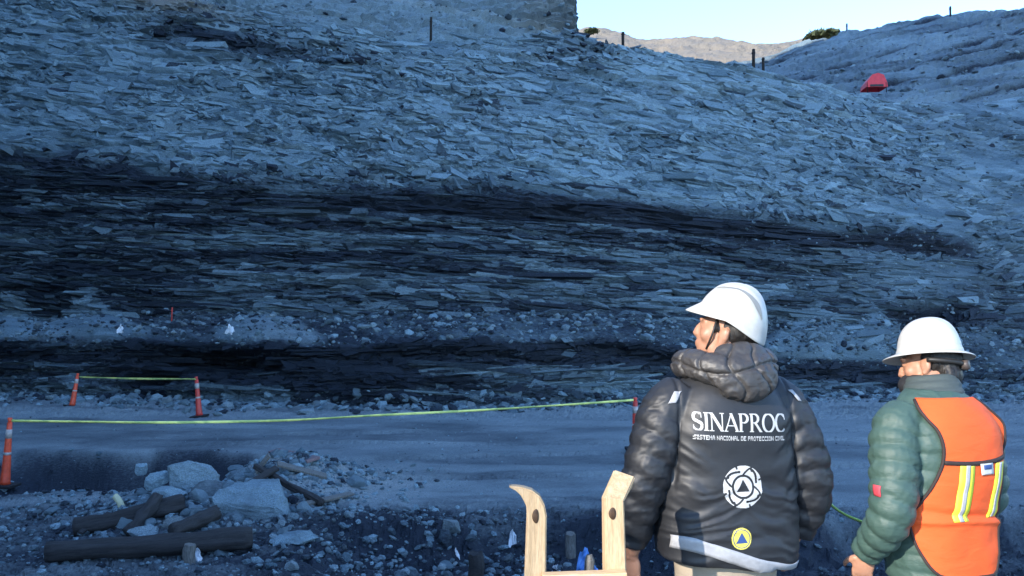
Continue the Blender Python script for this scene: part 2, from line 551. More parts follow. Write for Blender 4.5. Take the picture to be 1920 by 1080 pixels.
# the overhanging lip of the seam: shale stands proud, the soft coal under it has crumbled back
lip = np.exp(-((Q - 4.78 + 0.10 * vnoise(S * 0.6, T * 0, seed=9)) / 0.17) ** 2)
lipx = 0.35 + 0.65 * sstep(650, 850, PX) * (1 - sstep(1740, 1860, PX))
D -= 0.42 * lip * lipx
lip2 = np.exp(-((Q - 1.80 + 0.06 * vnoise(S * 0.7, T * 0, seed=19)) / 0.14) ** 2)
D -= 0.40 * lip2
# dark hollow (an old working) low on the left, and ragged hollows above the bench
for (hx, hq, wx, wq, dep) in ((390, 1.70, 105, 0.20, 1.9), (268, 1.28, 48, 0.22, 1.6), (1745, 3.15, 55, 0.28, 0.9), (70, 3.22, 75, 0.22, 0.7), (1560, 4.15, 45, 0.10, 0.4), (1130, 3.6, 60, 0.1, 0.3), (720, 4.45, 70, 0.12, 0.3)):
    D -= dep * np.exp(-((PX - hx) / wx) ** 2 - ((Q - hq) / wq) ** 2) * (1 + 0.5 * vnoise(S * 2, T * 3, seed=77))
WX2, WY2, WZ2 = WX + N[..., 0] * D, WY + N[..., 1] * D, WZ + N[..., 2] * D
# what each point is made of
bandn = vnoise(S * 0.12, Tw * 3.2, seed=81) * 0.5 + vnoise(S * 0.25, Tw * 7.5, seed=82) * 0.35 + fbm(S * 0.9, Tw * 1.6, seed=83) * 0.35
coal = np.zeros_like(Q)
coal += mid * (0.70 + 0.60 * bandn)
coal += upper * (0.05 + 0.16 * fbm(S * 0.25, T * 0.4, seed=84) + 0.10 * (ub - 0.5))
seam_c = 4.80 + 0.06 * vnoise(S * 0.5, T * 0, seed=85)
seam = np.exp(-((Q - seam_c) / 0.215) ** 4)
seam_w = 0.65 + 0.35 * sstep(640, 820, PX) * (1 - sstep(1760, 1860, PX))
coal = np.maximum(coal, seam * seam_w * 1.25)
# second, ragged seam on the left and a dark top right of the first bench
coal = np.maximum(coal, np.exp(-((Q - 5.02 - 0.10 * vnoise(S * 0.8, T * 0.3, seed=86)) / 0.14) ** 2) * 1.0 * (1 - sstep(150, 800, PX)))
coal += 0.55 * np.exp(-((PX - 390) / 130) ** 2 - ((Q - 6.55) / 0.18) ** 2) + 0.35 * np.exp(-((PX - 560) / 230) ** 2 - ((Q - 6.55) / 0.16) ** 2) + 0.35 * np.exp(-((PX - 1120) / 90) ** 2 - ((Q - 6.85) / 0.2) ** 2)
coal += benchz * (0.66 + 0.30 * fbm(S * 0.6, T * 0.8, seed=87))
lowc = np.where(Q > 1.62, 0.95, np.where(Q > 1.36, 0.75, 0.56)) + 0.45 * bandn
coal += low * lowc
coal += low * (0.45 * sstep(530, 560, PX) * (1 - sstep(740, 800, PX)) + 0.8 * np.exp(-((PX - 385) / 105) ** 2) * (Q > 1.3) + 0.6 * np.exp(-((PX - 265) / 45) ** 2))  # coal face at centre; left hollows blackened, recess shade put into the colour
coal = coal * (1 - scree) + scree * (0.52 - 0.22 * sstep(3.6, 5.5, Q) + 0.22 * fbm(S * 0.4, T * 0.6, seed=88)) + scree * seam * 0.9 * (1 - sstep(1780, 1850, PX))
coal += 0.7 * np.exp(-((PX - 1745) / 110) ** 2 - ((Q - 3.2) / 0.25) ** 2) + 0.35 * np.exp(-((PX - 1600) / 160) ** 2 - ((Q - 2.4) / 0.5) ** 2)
# smooth dust fans lying on the bench
for (hx, w_, hq_) in FANS:
    f_ = np.clip(1 - np.abs(PX - hx) / w_ / np.clip(3.45 - Q, 0.05, 2) * 0.62, 0, 1) * sstep(2.05, 2.3, Q) * (1 - sstep(3.2, 3.4, Q))
    coal = coal * (1 - 0.7 * sstep(0, 0.3, f_)) + 0.12 * sstep(0, 0.3, f_)
tan = 0.9 * np.exp(-((PX - 320) / 110) ** 2 - ((Q - 6.88) / 0.14) ** 2) + 0.10 * sstep(0.2, 0.6, fbm(S * 0.5, T * 0.8, seed=89)) + 0.25 * np.exp(-((PX - 560) / 130) ** 2 - ((Q - 2.4) / 0.4) ** 2)
tint = 0.5 + upper * (0.30 * (ua - 0.5) + 0.55 * (ub - 0.5) + 0.45 * (ud - 0.5)) + 0.25 * fbm(S * 0.2, T * 0.3, seed=90) + (1 - upper) * 0.5 * (mb - 0.5) - 0.12 * scree
# rain streaks and drill barrels running down the face
me = grid_mesh('rock_face', WX2, WY2, WZ2, dict(coal=np.clip(coal, 0, 1.2), tan=np.clip(tan, 0, 1), tint=np.clip(tint, 0, 1)))
rock_face = tag(link('rock_face', me, M_rock), 'tall dark layered coal and shale face of the open pit', kind='structure')


def attr_fill(me, coal=0.2, tan=0.0, tint=0.5):
    n = len(me.vertices)
    for nm, v in (('coal', coal), ('tan', tan), ('tint', tint)):
        a = me.attributes.get(nm) or me.attributes.new(nm, 'FLOAT', 'POINT')
        a.data.foreach_set('value', np.full(n, v, np.float32) if np.isscalar(v) else np.asarray(v, np.float32))


# ------------------------------------------------------------------ terrain: hills behind and beside
HILLS = []


def hill(name, label, cols, rows, nper, disp, attrs, ncol=240, p0=None, p1=None, end_cut=None):
    """cols: (px, [(py,Y)...]); rows between nodes; disp(S,T,Q,PX) along normal"""
    cp = np.array([c[0] for c in cols], float)
    px_ = np.linspace(cp[0], cp[-1], ncol)
    nd = []
    for j in range(len(cols[0][1])):
        py = pchip(cp, np.array([c[1][j][0] for c in cols], float), px_)
        yy = pchip(cp, np.array([c[1][j][1] for c in cols], float), px_)
        nd.append(at(px_, py, yy))
    nd = np.array(nd)
    if end_cut:                                             # turn the right-hand end back into the hill
        ex = []
        for s_ in np.linspace(0.03, 1, 24):
            e = nd[:, :, -1].copy()
            yb = e[:, 1]
            e[:, 0] = e[:, 0] + s_ * end_cut[0]; e[:, 1] = yb + s_ * end_cut[1]
            ex.append(e)
        nd = np.concatenate([nd, np.stack(ex, -1)], -1)
        px_ = np.concatenate([px_, np.full(24, px_[-1])])
    qq = np.concatenate([np.linspace(i, i + 1, nper, endpoint=False) for i in range(len(nd) - 1)] + [[len(nd) - 1.0]])
    kk = np.clip(np.floor(qq).astype(int), 0, len(nd) - 2); tt = (qq - kk)[:, None]
    p = [nd[kk, c] * (1 - tt) + nd[kk + 1, c] * tt for c in range(3)]
    for it in range(4):
        for c in range(3):
            p[c][1:-1] = (p[c][:-2] + 2 * p[c][1:-1] + p[c][2:]) / 4
    n = normals(*p)
    sgn = -1 if n[len(qq) // 2, ncol // 2, 1] > 0 else 1
    n = n * sgn
    s_, t_ = p[0] + 0.25 * p[1], p[2] * 1.15 + 0.28 * p[1]
    Qm, Pm = np.repeat(qq[:, None], len(px_), 1), np.repeat(px_[None], len(qq), 0)
    d = disp(s_, t_, Qm, Pm)
    co = [p[c] + n[..., c] * d for c in range(3)]
    me = grid_mesh(name, *co, attrs(s_, t_, Qm, Pm))
    HILLS.append((np.stack(co, -1), Pm, Qm))
    return tag(link(name, me, M_far if rows == 'far' else M_rock), label, kind='structure')


def d_hill(s, t, q, px):
    tw = t + 0.05 * s + 0.5 * fbm(s * 0.1, t * 0.1, seed=7)
    rt_ = sstep(820, 960, px)
    a, _, _ = slabs(s, tw, 1.6, 0.5, 101, 0.7)
    b_, _, _ = slabs(s, tw, 0.6, 0.2, 102, 0.7)
    return rt_ * 0.40 * np.sign(np.sin(tw * 4.2)) * np.abs(np.sin(tw * 4.2)) ** 0.5 + 0.5 * fbm(s * 0.12, t * 0.15, seed=103) + 0.26 * a + 0.15 * b_ + 0.2 * fbm(s * 0.8, t * 1.4, seed=104, octv=5)


def a_top(s, t, q, px):
    tw = t + 0.07 * s
    right = sstep(930, 1010, px)
    band = np.exp(-((q - 1.10 - (960 - px) * 0.0011) / 0.085) ** 2) * sstep(620, 740, px)
    c = 0.12 + 0.14 * fbm(s * 0.3, t * 0.4, seed=111) + right * 0.40 * vnoise(s * 0.1, tw * 2.0, seed=112)
    return dict(coal=np.clip(c - 0.35 * band + 0.3 * np.exp(-((q - 1.24 - (960 - px) * 0.0011) / 0.04) ** 2) * sstep(650, 760, px), 0, 1), tan=np.clip(0.12 + 0.5 * right * (0.5 + 0.5 * vnoise(s * 0.1, tw * 1.7, seed=113)) + 0.2 * band, 0, 1), tint=np.clip(0.5 + 0.4 * band + 0.2 * fbm(s * 0.4, t, seed=114), 0, 1))


hill('hill', 'grey terraced spoil hill standing behind the top of the rock face', [
    (-700, [(80, 50), (-60, 54), (-200, 60), (-420, 68)]),
    (200, [(80, 48), (-20, 51), (-140, 58), (-330, 68)]),
    (500, [(100, 45), (10, 49), (-80, 57), (-250, 68)]),
    (800, [(130, 44), (30, 50), (-40, 57), (-200, 68)]),
    (960, [(130, 45), (52, 52), (-10, 56), (-170, 66)]),
    (1066, [(130, 47), (75, 53), (-20, 55.5), (-160, 60)]),
], None, 50, d_hill, a_top, 330, end_cut=(2.2, 26))


def d_right(s, t, q, px):
    tw = t - 0.13 * s + 0.5 * fbm(s * 0.08, t * 0.08, seed=27)
    led = np.exp(-((np.mod(tw, 2.6) - 1.3) / 0.22) ** 2) * sstep(-0.2, 0.4, vnoise(s * 0.07, np.floor(tw / 2.6) * 3.1, seed=28))
    a, _, _ = slabs(s, tw, 1.4, 0.5, 121, 0.6)
    return 0.6 * fbm(s * 0.1, t * 0.12, seed=123) - 0.7 * led + 0.24 * a + 0.25 * fbm(s * 0.8, t * 2.2, seed=29, octv=5)


def a_right(s, t, q, px):
    tw = t - 0.13 * s + 0.5 * fbm(s * 0.08, t * 0.08, seed=27)
    led = np.exp(-((np.mod(tw, 2.6) - 1.2) / 0.32) ** 2) * sstep(-0.3, 0.4, vnoise(s * 0.07, np.floor(tw / 2.6) * 3.1, seed=28))
    return dict(coal=np.clip(0.36 + 0.85 * led + 0.30 * fbm(s * 0.3, t * 0.4, seed=125) + 0.10 * sstep(1.0, 0.3, q), 0, 1), tan=np.clip(0.10 + 0.10 * fbm(s * 0.2, t * 0.9, seed=126), 0, 1), tint=np.clip(0.5 + 0.3 * fbm(s * 0.4, t * 0.9, seed=127), 0, 1))


hill('hill', 'long grey hillside with dark rock ledges rising to the right above the pit', [
    (1330, [(240, 46), (190, 60), (150, 78), (128, 95), (150, 105)]),
    (1440, [(250, 44), (190, 56), (140, 74), (104, 90), (135, 100)]),
    (1500, [(250, 43), (190, 55), (130, 71), (79, 86), (110, 96)]),
    (1590, [(260, 42), (195, 53), (120, 67), (60, 80), (90, 90)]),
    (1780, [(270, 41), (195, 49), (100, 60), (28, 72), (60, 82)]),
    (1920, [(280, 40), (190, 47), (85, 56), (9, 66), (40, 76)]),
    (2400, [(280, 39), (170, 44), (30, 50), (-80, 58), (-50, 68)]),
    (3000, [(280, 38), (140, 42), (-20, 47), (-160, 54), (-130, 64)]),
], None, 42, d_right, a_right, 330)

hill('hill', 'low sunlit tan ridge far off in the saddle under the sky', [
    (860, [(150, 90), (90, 120), (60, 140), (90, 165)]),
    (1070, [(150, 90), (100, 115), (57, 135), (90, 165)]),
    (1150, [(150, 90), (100, 115), (54, 135), (90, 165)]),
    (1205, [(150, 90), (105, 115), (68, 132), (95, 160)]),
    (1310, [(160, 90), (110, 112), (73, 130), (100, 160)]),
    (1410, [(160, 90), (112, 110), (80, 128), (105, 160)]),
    (1500, [(160, 90), (112, 112), (76, 130), (105, 160)]),
    (1545, [(160, 92), (112, 115), (66, 132), (100, 160)]),
    (1620, [(160, 95), (112, 118), (72, 135), (105, 160)]),
    (1900, [(160, 95), (112, 118), (70, 135), (105, 160)]),
], 'far', 30, lambda s, t, q, px: 0.9 * fbm(s * 0.15, t * 0.3, seed=131) + 0.35 * fbm(s * 0.8, t * 1.2, seed=132),
    lambda s, t, q, px: dict(coal=np.clip(0.05 + 0.10 * fbm(s * 0.2, t * 0.6, seed=133), 0, 1), tan=np.clip(0.75 + 0.4 * vnoise(s * 0.05, t * 0.8, seed=134), 0, 1), tint=np.full_like(s, 0.6)), 300)

# the pit's high left wall: unseen, height and cut end shaped to keep the pit in shade
hx = np.linspace(-96, -17.5, 110); hy = np.concatenate([[-17.1], np.linspace(-17.05, 62, 120)])
HX, HY = np.meshgrid(hx, hy)
crest = 80 - 26 * sstep(4, 40, HY)
OFF = np.maximum(0, HY - 8) * 1.1
prof = sstep(0, 1, np.clip((-HX - 17.5) / 11.0, 0, 1))
HZ = crest * (0.10 * prof + 0.90 * np.clip((-HX - 17.5) / 11.0, 0, 1) ** 0.9)
HZ = np.where(HX < -28.5, crest + 0.10 * (-HX - 28.5), HZ)
HZ += (1.6 * fbm(HX * 0.12, HY * 0.12, HZ * 0.1, seed=141) + 0.7 * np.sin(HZ * 0.9)) * np.clip(HZ / 4, 0, 1)
HXd = HX + 0.9 * fbm(HY * 0.25, HZ * 0.3, seed=142) * np.clip(HZ / 4, 0, 1)
HYd = HY.copy()
HYd[0] = -17.1; HZ[0] = -1.0
HXd[:, 0] = -98; 
HXd = HXd - OFF
me = grid_mesh('hillside', HXd, HYd, HZ, dict(coal=np.full(HX.size, 0.25), tan=np.full(HX.size, 0.1), tint=np.full(HX.size, 0.5)))
tag(link('hillside', me, M_rock), 'unseen high dark pit wall on the left, shaped to keep the pit in shade', kind='structure')


# ------------------------------------------------------------------ terrain: the pit floor
def bumpf(x, y, cx, cy, rx, ry, p=2):
    return np.exp(-(np.abs((x - cx) / rx) ** p + np.abs((y - cy) / ry) ** p))


def ground_z(x, y, fine=True):
    x, y = np.asarray(x, float), np.asarray(y, float)
    yy = y + 0.5 * vnoise(x * 0.5, y * 0.5, seed=201)
    z = 0.05 * fbm(x * 0.2, y * 0.2, seed=202, octv=3)
    z = z + 0.80 * (1 - sstep(4.5, 6.6, yy))
    # lower, rougher ground between the mound and the haul road
    edge = 10.2 + 0.5 * vnoise(x * 0.7, y * 0, seed=203) + 0.25 * vnoise(x * 2.1, y * 0, seed=204)
    low_ = (1 - sstep(edge - 0.5, edge, y)) * sstep(6.0, 7.2, y) * sstep(-2.6, -1.4, x + 0.3 * vnoise(y, x * 0, seed=205))
    z = z - 0.42 * low_
    # dug hollow on the left with a steep far bank
    e2 = 15.6 + 0.45 * vnoise(x * 0.8, x * 0, seed=206) + 0.15 * vnoise(x * 3, x * 0, seed=207)
    hol = (1 - sstep(e2 - 0.75, e2, y)) * sstep(11.2, 13.4, y + 0.7 * vnoise(x * 1.1, y * 0.8, seed=208)) * sstep(-10.2, -8.4, x) * (1 - sstep(-5.3, -3.7, x))
    z = z - 0.85 * hol
    # heaps
    z = z + 0.50 * bumpf(x, y, -3.35, 12.3, 0.95, 1.1) + 0.22 * bumpf(x, y, -3.9, 10.4, 1.3, 1.0) + 0.22 * bumpf(x, y, -2.0, 9.3, 0.8, 0.7)
    z = z + 0.10 * bumpf(x, y, -6.2, 11.0, 1.5, 0.8)
    if fine:
        road = sstep(10.4, 11.6, y) * (1 - sstep(19.5, 22, y)) * (1 - 0.9 * bumpf(x, y, -3.6, 12.0, 1.5, 1.8)) * (1 - 0.8 * hol)
        rough = 1 - road
        near = sstep(4.5, 6, y) * (1 - sstep(30, 34, y))
        a, _, _ = slabs(x, y, 0.30, 0.24, 211, 0.3, 0.9)
        b_, _, _ = slabs(x + 5, y, 0.12, 0.10, 212, 0.3, 0.9)
        z = z + near * rough * (0.045 * a + 0.028 * b_ + 0.07 * fbm(x * 1.3, y * 1.3, seed=213))
        rut = 0.04 * vnoise(x * 0.25, y * 1.6 + 0.10 * x, seed=214) + 0.03 * fbm(x * 1.6, y * 4.0, seed=215, octv=5) + 0.022 * np.maximum(0, fbm(x * 1.0, y * 2.6, seed=217)) * sstep(14.5, 11, y)
        for (ya, sl, am) in ((13.1, 0.10, 1.0), (14.9, 0.12, 0.8), (16.6, 0.04, 1.0), (18.1, 0.05, 0.7)):
            yc = ya + sl * x + 0.25 * vnoise(x * 0.15, x * 0, seed=int(ya * 10))
            w_ = np.abs(y - yc)
            tread = 0.010 * np.sign(np.sin(x * 26)) * (w_ < 0.16)
            rut = rut + am * (-0.055 * np.exp(-(w_ / 0.15) ** 4) + 0.025 * np.exp(-((w_ - 0.27) / 0.10) ** 2) + tread) * sstep(-0.5, 0.2, vnoise(x * 0.3, y * 0.1, seed=218) + 0.3)
        z = z + road * rut
        z = z + 0.06 * fbm(x * 0.8, y * 0.8, seed=216) * (1 - near)
    return z


def gz(x, y):
    return float(ground_z(np.array([x]), np.array([y]))[0])


def gp(px, py, dz=0.0):
    """where the ray through a photo pixel meets the pit floor (raised by dz)"""
    dx, dy, dz_ = ray(px, py)
    Y = (dz - CAMZ) / dz_ * dy
    for _ in range(60):
        x = dx / dy * Y
        Yn = (gz(x, Y) + dz - CAMZ) / dz_ * dy
        Y += 0.35 * (Yn - Y)
    return dx / dy * Y, Y, gz(dx / dy * Y, Y)


th = np.concatenate([np.linspace(-38, 38, 680), np.linspace(38, 322, 110)[1:-1]]) * math.pi / 180
rr = np.concatenate([[0.05, 0.5, 1.0], np.linspace(1.5, 6.5, 24), np.geomspace(6.7, 29, 290), np.geomspace(30, 900, 28)])
TH, RR = np.meshgrid(th, rr)
GX, GY = RR * np.sin(TH), RR * np.cos(TH)
GZ = ground_z(GX, GY)
far = sstep(32, 60, RR)
GZ = GZ * (1 - far) + far * (-0.3)
c_ = 0.15 + 0.22 * fbm(GX * 0.5, GY * 0.9, seed=221) + 0.10 * fbm(GX * 3, GY * 5, seed=224)
lowm = (1 - sstep(9.6, 10.5, GY + 0.5 * vnoise(GX * 0.7, GX * 0, seed=203))) * sstep(-3.4, -1.0, GX)
c_ += 0.48 * lowm * sstep(6, 7, GY)
c_ += 0.40 * (1 - sstep(10.2, 11.2, GY)) + 0.22 * fbm(GX * 2.2, GY * 2.2, seed=225) * (1 - sstep(10.2, 11.2, GY))
e2 = 15.6 + 0.45 * vnoise(GX * 0.8, GX * 0, seed=206)
c_ += 0.75 * (1 - sstep(e2 - 0.4, e2 + 0.15, GY)) * sstep(10.9, 13.2, GY + 0.9 * vnoise(GX * 1.3, GY, seed=227)) * sstep(-10.4, -8.8, GX) * (1 - sstep(-5.0, -3.9, GX))
c_ += 0.25 * sstep(-0.1, 0.5, vnoise(GX * 0.18, GY * 1.3 + GX * 0.12, seed=222)) * sstep(11, 13, GY)
c_ -= 0.30 * bumpf(GX, GY, -2.2, 12.2, 1.0, 1.0)
c_ += 0.25 * sstep(0.1, 0.5, fbm(GX * 1.0, GY * 2.6, seed=217)) * sstep(14.5, 11, GY)
c_ += 0.16 * fbm(GX * 1.4, GY * 4.0, seed=226, octv=5) * sstep(10.5, 12, GY)
c_ -= 0.22 * bumpf(GX, GY, -2.7, 12.6, 0.9, 1.3)
c_ -= 0.10 * sstep(14, 18, GY) * sstep(-4, 2, GX)
tanm = 0.22 * bumpf(GX, GY, -3.2, 12.2, 1.4, 1.2) + 0.15 * bumpf(GX, GY, -2.2, 12.2, 1.0, 1.0) + 0.5 * (1 - sstep(5.5, 8, RR))
tin = 0.45 + 0.35 * fbm(GX * 0.7, GY * 1.4, seed=223) + 0.35 * bumpf(GX, GY, -2.2, 12.2, 1.0, 1.0)
me = grid_mesh('ground', GX, GY, GZ, dict(coal=np.clip(c_, 0, 1), tan=np.clip(tanm, 0, 1), tint=np.clip(tin, 0, 1)), wrap=True, smooth=False)
tag(link('ground', me, M_ground), 'dark dusty coal pit floor with a haul road', kind='structure')

# ------------------------------------------------------------------ rocks
ICO = bmesh.new(); bmesh.ops.create_icosphere(ICO, subdivisions=1, radius=1.0)
ico_v = np.array([v.co[:] for v in ICO.verts]); ico_f = np.array([[v.index for v in f.verts] for f in ICO.faces]); ICO.free()
ICO = bmesh.new(); bmesh.ops.create_icosphere(ICO, subdivisions=2, radius=1.0)
ico2_v = np.array([v.co[:] for v in ICO.verts]); ico2_f = np.array([[v.index for v in f.verts] for f in ICO.faces]); ICO.free()
ICO = bmesh.new(); bmesh.ops.create_icosphere(ICO, subdivisions=4, radius=1.0)
ico4_v = np.array([v.co[:] for v in ICO.verts]); ico4_f = np.array([[v.index for v in f.verts] for f in ICO.faces]); ICO.free()
bm0 = bmesh.new(); bmesh.ops.create_icosphere(bm0, subdivisions=1, radius=1.0)
bmesh.ops.delete(bm0, geom=[], context='VERTS')
bm0.free()
phi = (1 + 5 ** 0.5) / 2
ic_v = np.array([(-1, phi, 0), (1, phi, 0), (-1, -phi, 0), (1, -phi, 0), (0, -1, phi), (0, 1, phi), (0, -1, -phi), (0, 1, -phi), (phi, 0, -1), (phi, 0, 1), (-phi, 0, -1), (-phi, 0, 1)]) / math.sqrt(1 + phi * phi)
ic_f = np.array([(0, 11, 5), (0, 5, 1), (0, 1, 7), (0, 7, 10), (0, 10, 11), (1, 5, 9), (5, 11, 4), (11, 10, 2), (10, 7, 6), (7, 1, 8), (3, 9, 4), (3, 4, 2), (3, 2, 6), (3, 6, 8), (3, 8, 9), (4, 9, 5), (2, 4, 11), (6, 2, 10), (8, 6, 7), (9, 8, 1)])


def chunk(v, seed, planes=7, keep=0.62, rough=0.05):
    """cut a ball by random planes into an angular stone"""
    r = np.random.default_rng(seed)
    v = v.copy()
    for i in range(planes):
        n = r.normal(size=3); n /= np.linalg.norm(n)
        d = keep + 0.22 * r.random()
        s = v @ n - d
        v = v - np.where(s > 0, s, 0)[:, None] * n
    k = v * 3.1
    v = v + v * (rough * fbm(k[:, 0] + seed, k[:, 1], k[:, 2], seed=seed, octv=4))[:, None]
    return v


def rotm(rx, ry, rz):
    return np.array(Matrix.Rotation(rz, 3, 'Z') @ Matrix.Rotation(ry, 3, 'Y') @ Matrix.Rotation(rx, 3, 'X'))


def scatter(name, label, pts, sizes, flat=0.6, coal=None, mat=None, seed=1, tan=0.05, parent=None):
    """many small stones as one mesh"""
    r = np.random.default_rng(seed)
    protos = [chunk(ic_v, seed * 31 + i, 5, 0.6, 0.25) for i in range(12)]
    V, F, C, TN, TI = [], [], [], [], []
    off = 0
    for i, (p, s) in enumerate(zip(pts, sizes)):
        v = protos[i % 12] * np.array([s, s * (0.6 + 0.4 * r.random()), s * flat * (0.6 + 0.7 * r.random())])
        v = v @ rotm(r.normal() * 0.35, r.normal() * 0.35, r.random() * 6.28).T + p
        V.append(v); F.append(ic_f + off); off += 12
        c = coal[i] if coal is not None else 0.25
        C.append(np.full(12, c + 0.32 * r.normal())); TN.append(np.full(12, max(0, tan + 0.12 * r.normal()))); TI.append(np.full(12, r.random()))
    me = raw_mesh(name, np.concatenate(V), np.concatenate(F), dict(coal=np.clip(np.concatenate(C), 0, 1), tan=np.clip(np.concatenate(TN), 0, 1), tint=np.concatenate(TI)))
    return tag(link(name, me, mat or M_stone, parent), label, kind='stuff')


# rubble on the pit floor near the viewer
r = np.random.default_rng(5)
pts, sz, cl = [], [], []


def add_zone(n, fx, s0, s1, coal):
    for _ in range(n):
        x, y = fx()
        s = s0 * (s1 / s0) ** (r.random() ** 2.2)
        pts.append((x, y)); sz.append(s); cl.append(coal)


def fan(y0, y1, a0, a1):
    def f():
        y = math.sqrt(y0 * y0 + (y1 * y1 - y0 * y0) * r.random()); return y * math.tan(R(a0 + (a1 - a0) * r.random())), y
    return f


def blob2(cx, cy, sx, sy):
    return lambda: (cx + sx * r.normal(), cy + sy * r.normal())


add_zone(2600, fan(7.0, 10.6, -34, 2), 0.012, 0.075, 0.30)
add_zone(1900, fan(7.0, 10.2, -12, 14), 0.012, 0.075, 0.62)
add_zone(900, fan(7.0, 11.0, 14, 36), 0.012, 0.06, 0.45)
add_zone(1500, blob2(-3.3, 12.2, 0.75, 0.8), 0.014, 0.085, 0.18)
add_zone(1100, blob2(-3.8, 10.2, 1.0, 0.6), 0.014, 0.085, 0.20)
add_zone(900, blob2(-7.0, 13.8, 1.4, 0.8), 0.014, 0.08, 0.45)
add_zone(260, blob2(-3.9, 10.6, 0.8, 0.6), 0.05, 0.13, 0.22)
add_zone(160, blob2(-3.2, 12.3, 0.7, 0.6), 0.05, 0.14, 0.18)
add_zone(500, blob2(-1.6, 9.2, 1.0, 0.7), 0.014, 0.09, 0.3)
add_zone(1100, fan(10.0, 13.2, -34, -20), 0.014, 0.085, 0.3)
add_zone(1600, fan(10.5, 21, -34, 34), 0.008, 0.035, 0.25)
pa = np.array(pts)
gzv = ground_z(pa[:, 0], pa[:, 1])
sz = np.array(sz)
P3 = np.stack([pa[:, 0], pa[:, 1], gzv + sz * 0.12], -1)
scatter('rubble', 'coal and shale rubble strewn over the near pit floor', P3, sz, 0.62, cl, seed=3)

# rubble at the foot of the rock face and on its bench
idx = []
jr = np.random.default_rng(8)
qi = np.searchsorted(qs, [1.0, 1.5, 2.0, 3.05])
pts, sz, cl = [], [], []
in_frame = np.where((pxs > -30) & (pxs < 1950))[0]
for n_, (qa, qb), s0, s1 in ((2600, (2.02, 3.05), 0.03, 0.20), (900, (1.0, 1.25), 0.03, 0.22)):
    ra, rb = np.searchsorted(qs, [qa, qb])
    for _ in range(n_):
        i, j = jr.integers(ra, rb), jr.choice(in_frame)
        s = s0 * (s1 / s0) ** (jr.random() ** 2.0)
        pts.append((WX2[i, j], WY2[i, j] - 0.02, WZ2[i, j] + 0.1 * s)); sz.append(s); cl.append(0.22 + 0.25 * jr.random())
for _ in range(2600):                                       # toe rubble on the floor
    j = jr.choice(in_frame)
    d = abs(jr.normal()) * 1.0
    if 520 < pxs[j] < 1200: d *= 0.35
    x, y = fx[j], foot[j] - d
    s = 0.03 * (0.24 / 0.03) ** (jr.random() ** 1.8)
    pts.append((x, y, gz(x, y) + 0.15 * s)); sz.append(s); cl.append(0.15 + 0.3 * jr.random())
scatter('rubble', 'broken rock lying along the bench and foot of the rock face', np.array(pts), np.array(sz), 0.6, cl, seed=4)

# gravel on the right-hand scree
pts, sz, cl = [], [], []
jc = np.where((pxs > 1380) & (pxs < 1955))[0]
ra, rb = np.searchsorted(qs, [2.0, 7.0])
for _ in range(3200):
    i, j = jr.integers(ra, rb), jr.choice(jc)
    s = 0.02 * (0.13 / 0.02) ** (jr.random() ** 2.2)
    pts.append((WX2[i, j], WY2[i, j], WZ2[i, j])); sz.append(s); cl.append(0.15 + 0.25 * jr.random())
scatter('gravel', 'grey gravel lying on the slope at the right of the pit', np.array(pts), np.array(sz), 0.6, cl, seed=6)

# broken blocks all over the face: past three hundred of a kind, so one part of the face
N2 = normals(WX2, WY2, WZ2)
Nb = N
cube = np.array([(x_, y_, z_) for x_ in (-.5, .5) for y_ in (-.5, .5) for z_ in (-.5, .5)])
cube_f = np.array([(0, 1, 3, 2), (4, 6, 7, 5), (0, 4, 5, 1), (2, 3, 7, 6), (0, 2, 6, 4), (1, 5, 7, 3)])
COALc, TINTc, TANc = np.clip(coal, 0, 1.2), np.clip(tint, 0, 1), np.clip(tan, 0, 1)


